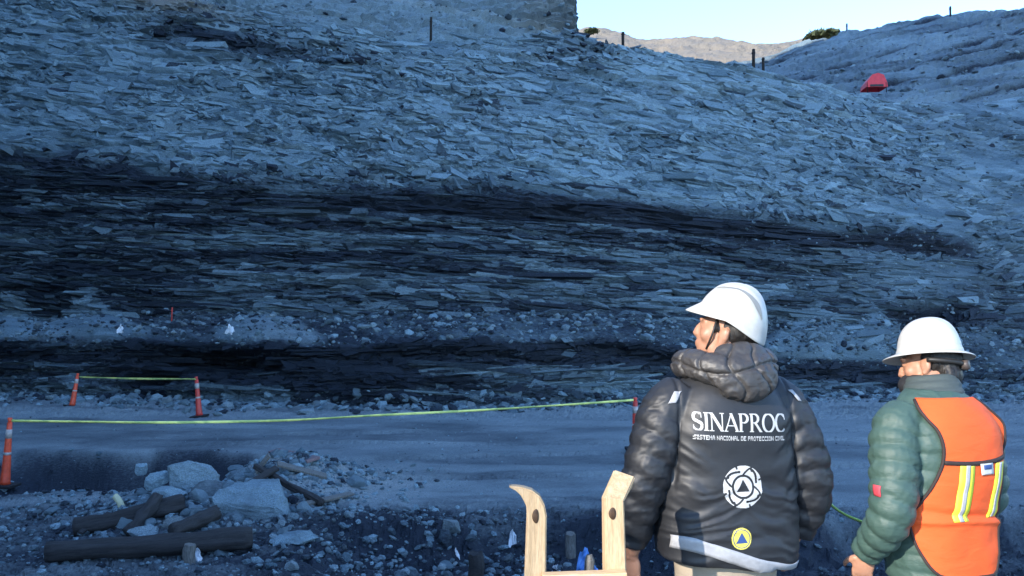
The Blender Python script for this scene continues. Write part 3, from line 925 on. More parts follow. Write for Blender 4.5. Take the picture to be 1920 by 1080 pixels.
def blocks(name, label, n_, qa, qb, w0, w1, pw, asp, dip, dip_sd, tilt_sd, steep, out_, pick, seed, px0=-30, px1=1950, dark=0.0):
    g = np.random.default_rng(seed)
    ra, rb = np.searchsorted(qs, [qa, qb]); jc_ = np.where((pxs > px0) & (pxs < px1))[0]
    # even spread over the face by area
    i_ = g.integers(ra, rb, n_ * 3); j_ = g.choice(jc_, n_ * 3)
    ok = g.random(n_ * 3) < pick(i_, j_)
    i_, j_ = i_[ok][:n_], j_[ok][:n_]; n_ = len(i_)
    w = w0 * (w1 / w0) ** (g.random(n_) ** pw)
    h = w * (asp[0] + (asp[1] - asp[0]) * g.random(n_)); d = np.minimum(w * (0.35 + 0.4 * g.random(n_)), 0.20 + 0.16 * g.random(n_))
    nn = Nb[i_, j_].copy()
    hor = nn * np.array([1, 1, 0.0]); hor /= np.linalg.norm(hor, axis=1, keepdims=True)
    k_ = (steep * g.random(n_))[:, None]
    nn = nn * (1 - k_) + hor * k_ + g.normal(size=(n_, 3)) * tilt_sd
    nn /= np.linalg.norm(nn, axis=1, keepdims=True)
    xa = np.cross(np.array([0, 0, 1.0]), -nn); xa /= np.linalg.norm(xa, axis=1, keepdims=True)
    za = np.cross(xa, -nn)
    r_ = np.radians(dip + dip_sd * g.normal(size=n_))
    xr = xa * np.cos(r_)[:, None] + za * np.sin(r_)[:, None]
    zr = -xa * np.sin(r_)[:, None] + za * np.cos(r_)[:, None]
    c = cube[None] * (1 + 0.42 * (g.random((n_, 8, 3)) - 0.5)) + 0.16 * (g.random((n_, 8, 3)) - 0.5)
    wedge = 1 - (0.75 * g.random(n_))[:, None] * (0.5 + c[:, :, 0] * np.where(g.random(n_) < 0.5, 1, -1)[:, None]).clip(0, 1)
    c[:, :, 2] *= wedge
    c[:, :, 0] += c[:, :, 2] * (0.55 * g.normal(size=n_).clip(-1.5, 1.5))[:, None] * np.minimum(1, h / w * 2)[:, None]
    c[:, :, 0] += c[:, :, 1] * (0.4 * g.normal(size=n_).clip(-1.5, 1.5))[:, None]
    c[:, :, 1] *= (1 - 0.5 * g.random((n_, 1)) * (c[:, :, 2] + 0.5).clip(0, 1))
    ctr = np.stack([WX2[i_, j_], WY2[i_, j_], WZ2[i_, j_]], -1) + Nb[i_, j_] * (d * (out_ + 0.25 * (g.random(n_) - 0.5)))[:, None]
    V = ctr[:, None] + c[..., 0:1] * (w[:, None, None] * xr[:, None]) + c[..., 1:2] * (d[:, None, None] * -nn[:, None]) + c[..., 2:3] * (h[:, None, None] * zr[:, None])
    F = (cube_f[None] + 8 * np.arange(n_)[:, None, None]).reshape(-1, 4)
    def e(a): return np.repeat(a, 8)
    me = raw_mesh(name, V.reshape(-1, 3), F, dict(coal=np.clip(e(COALc[i_, j_] * (0.75 + 0.5 * g.random(n_)) + 0.10 * g.normal(size=n_) + dark * (g.random(n_) < 0.24) * g.random(n_)), 0, 1.1), tan=e(TANc[i_, j_]), tint=np.clip(e(TINTc[i_, j_] + 0.28 * g.normal(size=n_)), 0, 1)))
    return tag(link(name, me, M_rock, rock_face), label, kind='stuff')


RM = rough_mask
NS = 1 - 0.85 * scree
blocks('broken_slabs', None, 13000, 5.06, 7.05, 0.10, 0.85, 2.6, (0.14, 0.5), -13, 12, 0.16, 0.50, -0.24, lambda i, j: (0.14 + 0.86 * RM[i, j]) * NS[i, j], 61, dark=0.65)
blocks('broken_slabs', None, 7500, 5.03, 7.3, 0.09, 0.42, 1.5, (0.25, 0.8), -18, 30, 0.30, 0.6, -0.02, lambda i, j: (0.10 + 0.90 * RM[i, j]) * NS[i, j], 62, dark=0.7)
blocks('flush_plates', None, 420, 5.15, 6.9, 0.6, 1.7, 1.6, (0.25, 0.5), -10, 8, 0.05, 0.10, -0.42, lambda i, j: (0.25 + 0.75 * (1 - RM[i, j])) * NS[i, j], 66)
blocks('bedding_ledges', None, 900, 5.1, 7.0, 0.6, 2.2, 1.6, (0.04, 0.10), -9, 4, 0.06, 0.4, -0.30, lambda i, j: NS[i, j] * (1 - scree[i, j]), 67, dark=0.4)
blocks('bedding_ledges', None, 1300, 2.95, 5.0, 0.8, 3.0, 1.3, (0.025, 0.06), -4, 2.5, 0.05, 0.4, -0.26, lambda i, j: NS[i, j], 68)
blocks('bedding_ledges', None, 500, 1.2, 2.0, 0.7, 2.4, 1.3, (0.03, 0.07), 1, 2.5, 0.05, 0.4, -0.22, lambda i, j: np.ones(len(i)), 69)
blocks('thin_layers', None, 10500, 2.95, 4.95, 0.12, 0.95, 2.2, (0.07, 0.28), -4, 7, 0.13, 0.35, -0.22, lambda i, j: NS[i, j] * (1 - np.clip(seam[i, j] * seam_w[i, j] * 1.2, 0, 1)), 63)
blocks('thin_layers', None, 4200, 1.05, 2.05, 0.08, 0.50, 2.0, (0.12, 0.7), 0, 10, 0.18, 0.3, -0.18, lambda i, j: np.ones(len(i)), 64)
blocks('broken_slabs', None, 3400, 2.3, 7.0, 0.10, 0.95, 2.2, (0.12, 0.4), 6, 12, 0.16, 0.4, -0.22, lambda i, j: g_m[i, j] * scree[i, j] * (1 - np.clip(seam[i, j] * (PX[i, j] < 1830) * 1.3, 0, 1)), 65, 1350)

for hi_, n_, lab_ in ((0, 2200, 'loose stones lying on the terraced spoil hill above the face'), (1, 1500, 'loose stones lying on the long hillside at the right')):
    hc, hp_, hq_ = HILLS[hi_]
    g = np.random.default_rng(90 + hi_)
    ok = np.argwhere((hp_ > -50) & (hp_ < 1960) & (hq_ < 2.6))
    pk = ok[g.integers(0, len(ok), n_)]
    pp = hc[pk[:, 0], pk[:, 1]] + g.normal(size=(n_, 3)) * 0.05
    ss = 0.05 * (0.34 / 0.05) ** (g.random(n_) ** 2.4)
    scatter('gravel', lab_, pp, ss, 0.55, list(0.30 + 0.1 * g.random(n_)), M_rock, seed=91 + hi_)

# slabs that stand out of the rock face one by one: parts of the face
slab_me = []
for i in range(7):
    v = chunk(ico2_v, 300 + i, 9, 0.50, 0.12) * np.array([1.0, 0.34, 0.42])
    me = raw_mesh('rock_slab', v, ico2_f)
    attr_fill(me, 0.10 + 0.06 * (i % 3), 0.05, 0.35 + 0.05 * i)
    me.materials.append(M_rock)
    slab_me.append(me)


def put_slab(i, j, size, mi, up=0.0, rz=0.0):
    o = bpy.data.objects.new('rock_slab', slab_me[mi]); COL.objects.link(o)
    n = Vector(Nb[i, j]); xax = Vector((0, 0, 1)).cross(-n).normalized(); zax = xax.cross(-n).normalized()
    m3 = Matrix((xax, -n, zax)).transposed()
    o.matrix_world = Matrix.Translation(Vector((WX2[i, j], WY2[i, j], WZ2[i, j])) + n * up) @ (m3.to_4x4() @ Matrix.Rotation(rz, 4, 'Y') @ Matrix.Rotation(random.gauss(0, 0.10), 4, 'X')) @ Matrix.Diagonal((size, size, size * random.uniform(0.7, 1.2), 1))
    o.parent = rock_face
    return o


def near_idx(px, py):
    """grid cell of the face that the photo shows at this pixel"""
    dx, dyv, dz = ray(px, py)
    j = int(np.argmin(abs(pxs - px)))
    e = (WZ2[:, j] - CAMZ) / WY2[:, j] - dz / dyv
    rows = np.where((qs > 1) & (qs < 7))[0]
    return rows[int(np.argmin(abs(e[rows])))], j


for (px, py, w, rz) in ((733, 92, 0.62, 0.1), (520, 28, 0.55, 0.05), (15, 145, 0.7, 0.0), (250, 182, 0.8, -0.25), (430, 160, 0.7, -0.1), (572, 200, 0.55, 0.05), (660, 300, 0.8, 0.0), (440, 295, 0.55, 0.05), (230, 120, 0.5, 0.0), (155, 135, 0.35, 0.6), (925, 275, 0.4, 0.1), (790, 325, 0.6, 0.0), (100, 250, 0.9, 0.0), (600, 165, 0.5, 0.1), (1010, 155, 0.45, 0.3), (1740, 340, 0.55, 0.0), (1800, 335, 0.6, 0.05), (1855, 295, 0.3, 0.0), (1045, 600, 0.35, 0.0), (1170, 600, 0.3, 0.0), (200, 430, 0.6, 0.1), (1080, 590, 0.3, 0.2)):
    i, j = near_idx(px, py)
    put_slab(i, j, w, random.randrange(7), -0.03, rz)
ra, rb = np.searchsorted(qs, [5.05, 6.95])
jc = np.where((pxs > 0) & (pxs < 1650))[0]
for _ in range(200):
    i, j = jr.integers(ra, rb), jr.choice(jc)
    put_slab(i, j, 0.16 * (0.5 / 0.16) ** random.random(), random.randrange(7), -0.06, random.gauss(-0.15, 0.25))


def boulder(label, px, py, w, h, d=None, seed=1, coal=0.1, tan=0.1, tint=0.6, Y=None, z=None, rz=0.0, ry=0.0, group=None, lift=0.0):
    """one big stone; w,h,d in metres; stands on the floor at the pixel of its base unless Y is given"""
    d = d or w * 0.8
    v = chunk(ico4_v, seed, 12, 0.48, 0.09)
    k = v * 9
    v = v + v * (0.10 * fbm(k[:, 0], k[:, 1], k[:, 2], seed=seed + 3, octv=4) - 0.05 * np.abs(fbm(k[:, 0] * 0.4, k[:, 1] * 0.4, k[:, 2] * 0.9, seed=seed + 5, octv=3)))[:, None]
    v = v @ rotm(0, ry, 0).T
    ext = v.max(0) - v.min(0)
    v = (v - (v.max(0) + v.min(0)) / 2) / ext * np.array([w, d, h])
    v = v @ rotm(0, 0, rz).T
    me = raw_mesh('boulder', v, ico4_f)
    kk = v * 4
    attr_fill(me, np.clip(coal + 0.10 + 0.5 * fbm(kk[:, 0], kk[:, 1], kk[:, 2], seed=seed), 0, 1), tan, tint)
    o = link('boulder', me, M_stone)
    if Y is None:
        x, y, zz = gp(px, py)
        o.location = (x, y + d * 0.3, zz + h * 0.42 + lift)
    else:
        o.location = at(px, py, Y)
    return tag(o, label, 'boulder', group)


HEAP = 'boulders heaped behind the logs'
boulder('large pale angular boulder topping the heap beside the dark hollow', 362, 893, 0.74, 0.44, 0.55, 401, 0.02, 0.10, 0.65, Y=10.9, ry=0.35, rz=0.2, group=HEAP)
boulder('largest grey boulder, broad and wedge shaped, right of the logs', 483, 950, 1.05, 0.62, 0.8, 407, 0.0, 0.08, 0.62, Y=10.15, ry=-0.2, rz=-0.2, group=HEAP)
boulder('dark brown boulder wedged between the pale top boulder and the wedge shaped one', 383, 928, 0.42, 0.34, 0.4, 403, 0.40, 0.25, 0.4, Y=10.35, ry=0.3, group=HEAP)
boulder('whitish blue block at the left shoulder of the heap', 298, 902, 0.36, 0.25, 0.35, 404, 0.0, 0.0, 0.95, Y=11.0, ry=0.2, group=HEAP)
boulder('flat grey block lying just above the crossed logs', 318, 930, 0.42, 0.24, 0.34, 405, 0.02, 0.06, 0.8, Y=10.2, ry=-0.1, group=HEAP)
boulder('small grey stone perched at the far left of the heap', 266, 880, 0.18, 0.17, 0.15, 406, 0.15, 0.0, 0.8, Y=11.2, group=HEAP)
boulder('slim tan stone slab upright between the logs', 327, 984, 0.30, 0.20, 0.12, 408, 0.0, 0.40, 0.6, Y=9.35, ry=-0.6, group=HEAP)
boulder('pale flat stone half under the long front log', 272, 1000, 0.34, 0.16, 0.2, 409, 0.0, 0.2, 0.8, Y=9.1, ry=-0.3, group=HEAP)
boulder('grey jagged block at the right rear of the heap near the stake', 446, 893, 0.34, 0.24, 0.3, 410, 0.25, 0.12, 0.5, Y=11.6, group=HEAP)
boulder('rounded pale stone tucked under the dark brown boulder', 366, 958, 0.2, 0.14, 0.18, 411, 0.05, 0.1, 0.7, Y=9.9, group=HEAP)
boulder('white stone at the left end of the rear log', 153, 1004, 0.15, 0.09, 0.12, 412, 0.0, 0.0, 1.0)
boulder('bluish broken slab right of the front log end', 545, 1020, 0.55, 0.14, 0.35, 413, 0.05, 0.02, 0.75, rz=0.5)
boulder('round tan stone alone at the bottom edge below the logs', 545, 1070, 0.14, 0.12, 0.13, 414, 0.05, 0.3, 0.7)
boulder('dark coal lump beside the short post in the foreground', 834, 1032, 0.20, 0.26, 0.2, 415, 0.75, 0.1, 0.4)
boulder('tan rounded boulder at the top of the dark bank in the foreground', 845, 1000, 0.24, 0.18, 0.2, 416, 0.25, 0.3, 0.55)
boulder('small dark rock sitting on the road under the yellow tape', 668, 776, 0.22, 0.13, 0.2, 417, 0.5, 0.0, 0.4)
boulder('pale ledge stone left of the road bend', 572, 778, 0.55, 0.16, 0.4, 418, 0.1, 0.2, 0.7)

loose = []
for i in range(6):
    v = chunk(ico2_v, 500 + i, 8, 0.55, 0.12) * np.array([1, 0.8, 0.6])
    me = raw_mesh('stone', v, ico2_f); attr_fill(me, 0.04 + 0.08 * (i % 4), 0.06 * (i % 3), 0.4 + 0.1 * i); me.materials.append(M_stone); loose.append(me)
for lab, grp, n_, f_, smax in (('loose grey stone lying in the rubble left of the wooden ladder', 'loose stones left of the ladder', 46, fan(7.4, 10.4, -33, -3), 0.13),
                         ('angular stone packed round the big boulders and logs of the heap', 'stones packed between the boulders', 34, blob2(-4.0, 10.3, 0.75, 0.55), 0.17),
                         ('loose stone on the rubble heap behind the boulders', 'loose stones on the rubble heap', 34, blob2(-3.2, 12.1, 0.65, 0.6), 0.21),
                         ('loose stone in the dark hollow left of the boulders', 'loose stones in the hollow', 22, blob2(-7.2, 13.4, 1.2, 0.7), 0.14)):
    for k_ in range(n_):
        x, y = f_()
        s = 0.045 * (smax / 0.045) ** (r.random() ** 1.5)
        o = bpy.data.objects.new('stone', loose[k_ % 6]); COL.objects.link(o)
        o.location = (x, y, gz(x, y) + 0.25 * s); o.scale = (s, s, s * r.uniform(0.7, 1.1)); o.rotation_euler = (r.normal() * 0.3, r.normal() * 0.3, r.random() * 6)
        tag(o, lab, 'stone', grp)


# ------------------------------------------------------------------ tubes, boxes, logs
def frames(pts):
    pts = [Vector(p) for p in pts]
    tans = []
    for i in range(len(pts)):
        a, b_ = pts[max(0, i - 1)], pts[min(len(pts) - 1, i + 1)]
        tans.append((b_ - a).normalized())
    ref = Vector((0, 0, 1)) if abs(tans[0].z) < 0.9 else Vector((1, 0, 0))
    n = (ref - tans[0] * ref.dot(tans[0])).normalized()
    out = []
    for i, t_ in enumerate(tans):
        n = (n - t_ * n.dot(t_)).normalized()
        out.append((pts[i], t_, n, t_.cross(n)))
    return out


def resample(pts, step):
    """smooth curve (Catmull-Rom) through pts at about equal steps; returns points and arc lengths"""
    p = [np.array(q, float) for q in pts]
    p = [2 * p[0] - p[1]] + p + [2 * p[-1] - p[-2]]
    out = []
    for i in range(1, len(p) - 2):
        L = np.linalg.norm(p[i + 1] - p[i]); n_ = max(1, int(math.ceil(L / step)))
        for k_ in range(n_):
            t_ = k_ / n_
            out.append(0.5 * ((2 * p[i]) + (-p[i - 1] + p[i + 1]) * t_ + (2 * p[i - 1] - 5 * p[i] + 4 * p[i + 1] - p[i + 2]) * t_ ** 2 + (-p[i - 1] + 3 * p[i] - 3 * p[i + 1] + p[i + 2]) * t_ ** 3))
    out.append(p[-2])
    out = np.array(out)
    s_ = np.concatenate([[0], np.cumsum(np.linalg.norm(np.diff(out, axis=0), axis=1))])
    return out, s_


def tube(bm, pts, rad, seg=16, cap=True):
    """rad(i, phi) or list"""
    fr = frames(pts)
    rings = []
    for i, (p, t_, n, b_) in enumerate(fr):
        ring = []
        for k_ in range(seg):
            ph = 2 * math.pi * k_ / seg
            rr_ = rad(i, ph) if callable(rad) else rad[i]
            ring.append(bm.verts.new(p + (n * math.cos(ph) + b_ * math.sin(ph)) * rr_))
        rings.append(ring)
    for a, b_ in zip(rings, rings[1:]):
        for k_ in range(seg):
            bm.faces.new((a[k_], a[(k_ + 1) % seg], b_[(k_ + 1) % seg], b_[k_]))
    if cap:
        bm.faces.new(rings[0][::-1]); bm.faces.new(rings[-1])


def bm_obj(name, bm, mat, parent=None, smooth=True):
    bmesh.ops.recalc_face_normals(bm, faces=bm.faces)
    me = bpy.data.meshes.new(name); bm.to_mesh(me); bm.free()
    if smooth:
        me.polygons.foreach_set('use_smooth', np.ones(len(me.polygons), bool))
    return link(name, me, mat, parent)


def box(bm, c, s, rot=None, bev=0.0):
    """box centred at c with full sizes s"""
    g = bmesh.ops.create_cube(bm, size=1.0)
    vs = g['verts']
    for v in vs:
        v.co = Vector((v.co.x * s[0], v.co.y * s[1], v.co.z * s[2]))
    if bev:
        es = list({e for v in vs for e in v.link_edges})
        gg = bmesh.ops.bevel(bm, geom=es, offset=bev, segments=2, affect='EDGES', profile=0.6)
        vs = list({v for f in gg['faces'] for v in f.verts} | {v for v in vs if v.is_valid})
    for v in vs:
        q = v.co
        if rot is not None: q = rot @ q
        v.co = q + Vector(c)


def log(label, pa_, pb_, r0, r1, seed, mat, name='log', cat='log', group=None):
    a, b_ = Vector(pa_), Vector(pb_)
    L = (b_ - a).length
    bm = bmesh.new()
    n_ = 26
    pts = [(L * i / (n_ - 1), 0.03 * math.sin(4 * i / n_ + seed) + 0.01 * math.sin(11 * i / n_ + seed), 0.022 * math.sin(3.2 * i / n_ + seed * 2)) for i in range(n_)]

    def rad(i, ph):
        rr_ = r0 + (r1 - r0) * i / (n_ - 1)
        return rr_ * (1 - 0.16 * max(0, mnoise.noise((i * 0.05, ph * 1.1 + seed, 3)) - 0.15) * 4 * (0.5 + 0.5 * math.sin(ph * 2 + seed)) - (0.55 * abs(mnoise.noise((ph * 1.5, seed, 1))) if i in (0, n_ - 1) else 0) + 0.26 * mnoise.noise((i * 0.22, math.cos(ph) * 1.4 + seed, math.sin(ph) * 1.4)) + 0.11 * mnoise.noise((i * 0.07, math.cos(ph) * 5 + seed, math.sin(ph) * 5)))
    tube(bm, pts, rad, 36)
    o = bm_obj(name, bm, mat)
    o.location = a
    o.rotation_euler = (b_ - a).to_track_quat('X', 'Z').to_euler()
    return tag(o, label, cat, group)


LOGS = 'weathered pit timbers on the floor'


def on_floor(px, py, dz):
    x, y, z = gp(px, py, dz)
    return (x, y, z + dz)


log('long dark weathered log, nearest, lying across the front of the heap', on_floor(84, 1043, 0.10), on_floor(474, 1000, 0.13), 0.105, 0.115, 1, M_log, group=LOGS)
log('dark log lying behind the long front log, its end at the left', on_floor(138, 988, 0.10), on_floor(345, 945, 0.13), 0.10, 0.11, 2, M_log, group=LOGS)
log('short dark log leaning diagonally across the rear log', on_floor(238, 1000, 0.06), on_floor(298, 938, 0.26), 0.07, 0.08, 3, M_log, group=LOGS)
log('dark log slanting up beneath the wedge shaped boulder', on_floor(318, 1000, 0.10), on_floor(412, 955, 0.16), 0.08, 0.09, 4, M_log, group=LOGS)
log('thin dark beam fallen across the rubble heap at right', on_floor(483, 872, 0.20), on_floor(600, 948, 0.06), 0.045, 0.05, 5, M_log, group=LOGS)


def stake(label, px, py, h, w, mat=M_stump, name='wooden_stake', lean=(0, 0), d=None, group=None, depth=0.2):
    x, y, z = gp(px, py)
    bm = bmesh.new()
    n_ = 9
    pts = [(0.01 * math.sin(i * 1.3), 0, -depth + (h + depth) * i / (n_ - 1)) for i in range(n_)]
    tube(bm, pts, lambda i, ph: 0.5 * w * (1 + 0.12 * mnoise.noise((i * 0.4, math.cos(ph) * 3 + px, math.sin(ph) * 3))) * (1.0 if i < n_ - 1 else 0.93), 12)
    for v in bm.verts:
        if v.co.z > h - 0.02: v.co.z += 0.25 * w * mnoise.noise((v.co.x * 40, v.co.y * 40, px))
    o = bm_obj(name, bm, mat, smooth=False)
    o.location = (x, y, z); o.rotation_euler = (lean[0], lean[1], px)
    return tag(o, label, 'stake', group)


stake('grey weathered stake standing alone between the two ladder rails', 1070, 1042, 0.30, 0.13)
stake('dark round post cut off at the bottom edge left of the ladder', 892, 1100, 0.36, 0.17, M_log)
stake('small grey stub post in front of the long log', 355, 1052, 0.20, 0.13)
stake('splintered grey stake upright at the left of the rubble heap', 467, 884, 0.36, 0.15, lean=(0.05, -0.05))
stake('short pale yellow stake leaning by the left end of the heap', 232, 955, 0.22, 0.08, simple('pale_yellow_wood', (0.55, 0.52, 0.33), 0.7, 0.4, 0.15, 12), lean=(0.2, -0.5))


def plank(label, pa_, pb_, w, t_, mat, roll=0.0):
    a, b_ = Vector(pa_), Vector(pb_)
    bm = bmesh.new(); L = (b_ - a).length
    box(bm, (L / 2, 0, 0), (L, w, t_), bev=0.006)
    o = bm_obj('plank', bm, mat, smooth=False)
    o.location = a
    o.rotation_euler = ((b_ - a).to_track_quat('X', 'Z') @ Matrix.Rotation(roll, 3, 'X').to_quaternion()).to_euler()
    return tag(o, label, 'plank')


plank('faded red board lying on top of the rubble heap', on_floor(513, 845, 0.12), on_floor(588, 862, 0.10), 0.2, 0.04, M_redplank, 0.25)
plank('grey board lying across the rubble heap below the red board', on_floor(520, 868, 0.16), on_floor(612, 893, 0.05), 0.13, 0.035, M_stump, 0.3)
plank('short dark plank half buried at the left rim of the rubble heap', on_floor(462, 905, 0.05), on_floor(520, 880, 0.22), 0.10, 0.04, M_log, 0.4)
plank('splintered brown board propped on the heap beside the upright stake', on_floor(480, 885, 0.05), on_floor(505, 850, 0.30), 0.09, 0.03, M_stump, 0.8)
plank('narrow dark lath lying left of the rear log', on_floor(150, 1000, 0.05), on_floor(205, 962, 0.10), 0.06, 0.03, M_log, 0.3)
plank('thin grey board at the right foot of the rubble heap', on_floor(560, 945, 0.05), on_floor(660, 925, 0.05), 0.10, 0.03, M_stump, 0.2)

# ------------------------------------------------------------------ the wooden ladder beside the man
lad = empty('wooden_ladder', (0, 0, 0))
tag(lad, 'pale new pine ladder top with two bent-over rails beside the man in black', 'ladder')


def rail(bot, pts, w, th, knot):
    """a sawn rail through pts (list of points, thickness scale), wide face to the viewer"""
    bm = bmesh.new()
    ring_prev = None
    n_ = len(pts)
    for i, (p, sc, dirv) in enumerate(pts):
        p = Vector(p); dv = Vector(dirv).normalized()
        wide = Vector((1, 0, 0)) - dv * dv.x
        wide.normalize()
        th_ax = dv.cross(wide).normalized()
        ring = [bm.verts.new(p + wide * (w * 0.5 * a * (sc if sc < 1 else 1)) + th_ax * (th * 0.5 * b_ * sc)) for a, b_ in ((-1, -1), (1, -1), (1, 1), (-1, 1))]
        if ring_prev:
            for k_ in range(4):
                bm.faces.new((ring_prev[k_], ring_prev[(k_ + 1) % 4], ring[(k_ + 1) % 4], ring[k_]))
        else:
            bm.faces.new(ring)
        ring_prev = ring
    bm.faces.new(ring_prev[::-1])
    es = [e for e in bm.edges if len(e.link_faces) == 2 and e.calc_face_angle(0) > 0.9]
    bmesh.ops.bevel(bm, geom=es, offset=0.0035, segments=2, affect='EDGES')
    o = bm_obj('rail', bm, M_pine, lad, smooth=False)
    return o


YL = 2.45
xl0, _, zl0 = at(1003, 1080, YL); xl1, _, zl1 = at(1006, 965, YL)
up = (0.02, 0, 1)
left_pts = [((xl0 - 0.012, YL, 0.75), 1, up), ((xl0, YL, zl0), 1, up), ((xl1, YL, zl1), 1, up)]
for (px, py, dY, sc, d_) in ((1005, 938, 0.01, 0.98, (-0.1, 0.05, 1)), (1001, 927, 0.02, 0.92, (-0.5, 0.15, 1)), (991, 917, 0.03, 0.8, (-1, 0.2, 0.8)), (976, 911, 0.03, 0.55, (-1, 0.1, 0.35)), (956, 910, 0.03, 0.22, (-1, 0, 0.05))):
    left_pts.append((at(px, py, YL + dY), sc, d_))
bm = bmesh.new()
# left rail: a plain sawn post whose top curls over to the left
prof = [(at(px, py, YL + dy_), w, t_) for (px, py, dy_, w, t_) in ((1003, 1080, 0, 0.062, 0.05),)]
prev = None
sec = [((xl0 - 0.012, YL, 0.75), (1, 0, 0), 0.066, 0.055), ((xl0, YL, zl0), (1, 0, 0), 0.064, 0.055), ((xl1, YL, zl1), (1, 0, 0), 0.060, 0.055),
       (at(1004, 950, YL), (1, 0, 0.25), 0.056, 0.052), (at(999, 937, YL), (0.85, 0, 0.6), 0.050, 0.05), (at(990, 927, YL), (0.62, 0, 0.8), 0.040, 0.046), (at(979, 919, YL), (0.45, 0, 0.9), 0.024, 0.042), (at(968, 914, YL), (0.3, 0, 0.95), 0.013, 0.038), (at(955, 911, YL), (0.2, 0, 1), 0.004, 0.034)]
for p, wd, w, t_ in sec:
    p = Vector(p); wd = Vector(wd).normalized()
    ring = [bm.verts.new(p + wd * (w / 2 * a) + Vector((0, 1, 0)) * (t_ / 2 * b_)) for a, b_ in ((-1, -1), (1, -1), (1, 1), (-1, 1))]
    if prev:
        for k_ in range(4):
            bm.faces.new((prev[k_], prev[(k_ + 1) % 4], ring[(k_ + 1) % 4], ring[k_]))
    else:
        bm.faces.new(ring[::-1])
    prev = ring
bm.faces.new(prev)
bmesh.ops.recalc_face_normals(bm, faces=bm.faces)
es = [e for e in bm.edges if e.calc_face_angle(0) > 1.0]
bmesh.ops.bevel(bm, geom=es, offset=0.004, segments=2, affect='EDGES')
o1 = bm_obj('rail', bm, M_pine, lad, smooth=False)
# right rail: square post whose chamfered head leans back to the right
bm = bmesh.new(); prev = None
xr0, _, zr0 = at(1152, 1080, YL); xr1, _, zr1 = at(1149, 936, YL)
xr2, _, zr2 = at(1170, 897, YL + 0.06)
sec = [((xr0 + 0.006, YL, 0.75), 0.064, 0.055), ((xr0, YL, zr0), 0.064, 0.055), ((xr1, YL, zr1), 0.060, 0.055), ((xr2, YL + 0.07, zr2), 0.068, 0.052)]
for i, (p, w, t_) in enumerate(sec):
    p = Vector(p)
    dv = Vector((0, 0, 1)) if i < 2 else (Vector((0.15, 0.2, 1)) if i == 2 else Vector((0.5, 0.9, 0.8)))
    wd = (Vector((1, 0.05, 0)) - dv.normalized() * Vector((1, 0.05, 0)).dot(dv.normalized())).normalized()
    ta = dv.cross(wd).normalized()
    ring = [bm.verts.new(p + wd * (w / 2 * a) + ta * (t_ / 2 * b_)) for a, b_ in ((-1, -1), (1, -1), (1, 1), (-1, 1))]
    if prev:
        for k_ in range(4):
            bm.faces.new((prev[k_], prev[(k_ + 1) % 4], ring[(k_ + 1) % 4], ring[k_]))
    else:
        bm.faces.new(ring[::-1])
    prev = ring
bm.faces.new(prev)
bmesh.ops.recalc_face_normals(bm, faces=bm.faces)
es = [e for e in bm.edges if e.calc_face_angle(0) > 0.9]
bmesh.ops.bevel(bm, geom=es, offset=0.004, segments=2, affect='EDGES')
o2 = bm_obj('rail', bm, M_pine, lad, smooth=False)
M_knot = simple('dark_knot_wood', (0.085, 0.042, 0.018), 0.6, 0.4, 0.3, 60)
for (o_, px, py, rx_, rz_) in ((o1, 1004, 968, 0.010, 0.021), (o2, 1148, 963, 0.011, 0.018)):
    bm = bmesh.new()
    bmesh.ops.create_uvsphere(bm, u_segments=16, v_segments=8, radius=1)
    for v in bm.verts:
        v.co = Vector((v.co.x * rx_, v.co.y * 0.003, v.co.z * rz_ * (1 + 0.2 * v.co.x))) + Vector(at(px, py, YL - 0.0285))
    bm_obj('knot', bm, M_knot, o_)
for (zz_, w_) in ((at(1080, 1074, YL)[2], 0.045), (at(1080, 1074, YL)[2] - 0.32, 0.045), (at(1080, 1074, YL)[2] - 0.64, 0.045)):
    bm = bmesh.new()
    xa, xb = xl0 + 0.02, xr0 + 0.03
    box(bm, ((xa + xb) / 2, YL - 0.048, zz_ - 0.006), (xb - xa, 0.04, w_), Matrix.Rotation(-0.035, 3, 'Y'), 0.004)
    bm_obj('rung', bm, wood_mat('pale_pine_rung', (0.66, 0.47, 0.27), (0.50, 0.32, 0.15), 0.65, 5.0, (1.2, 14, 14), bs=0.2), lad, smooth=False)
x_, y_, z_ = at(1104, 1080, YL + 0.12)
bm = bmesh.new()
pts = [(0, 0, 0.78 - 0.1), (0, 0, z_), (0.003, 0, at(1104, 1050, YL + 0.12)[2]), (0.002, 0, at(1104, 1040, YL + 0.12)[2])]
tube(bm, pts, lambda i, ph: 0.016 * (1 if i < 3 else 0.6), 8)
o = bm_obj('wooden_stake', bm, M_stump, smooth=False); o.location = (x_, y_, 0)
tag(o, 'thin grey stick standing just behind the ladder rung', 'stake')


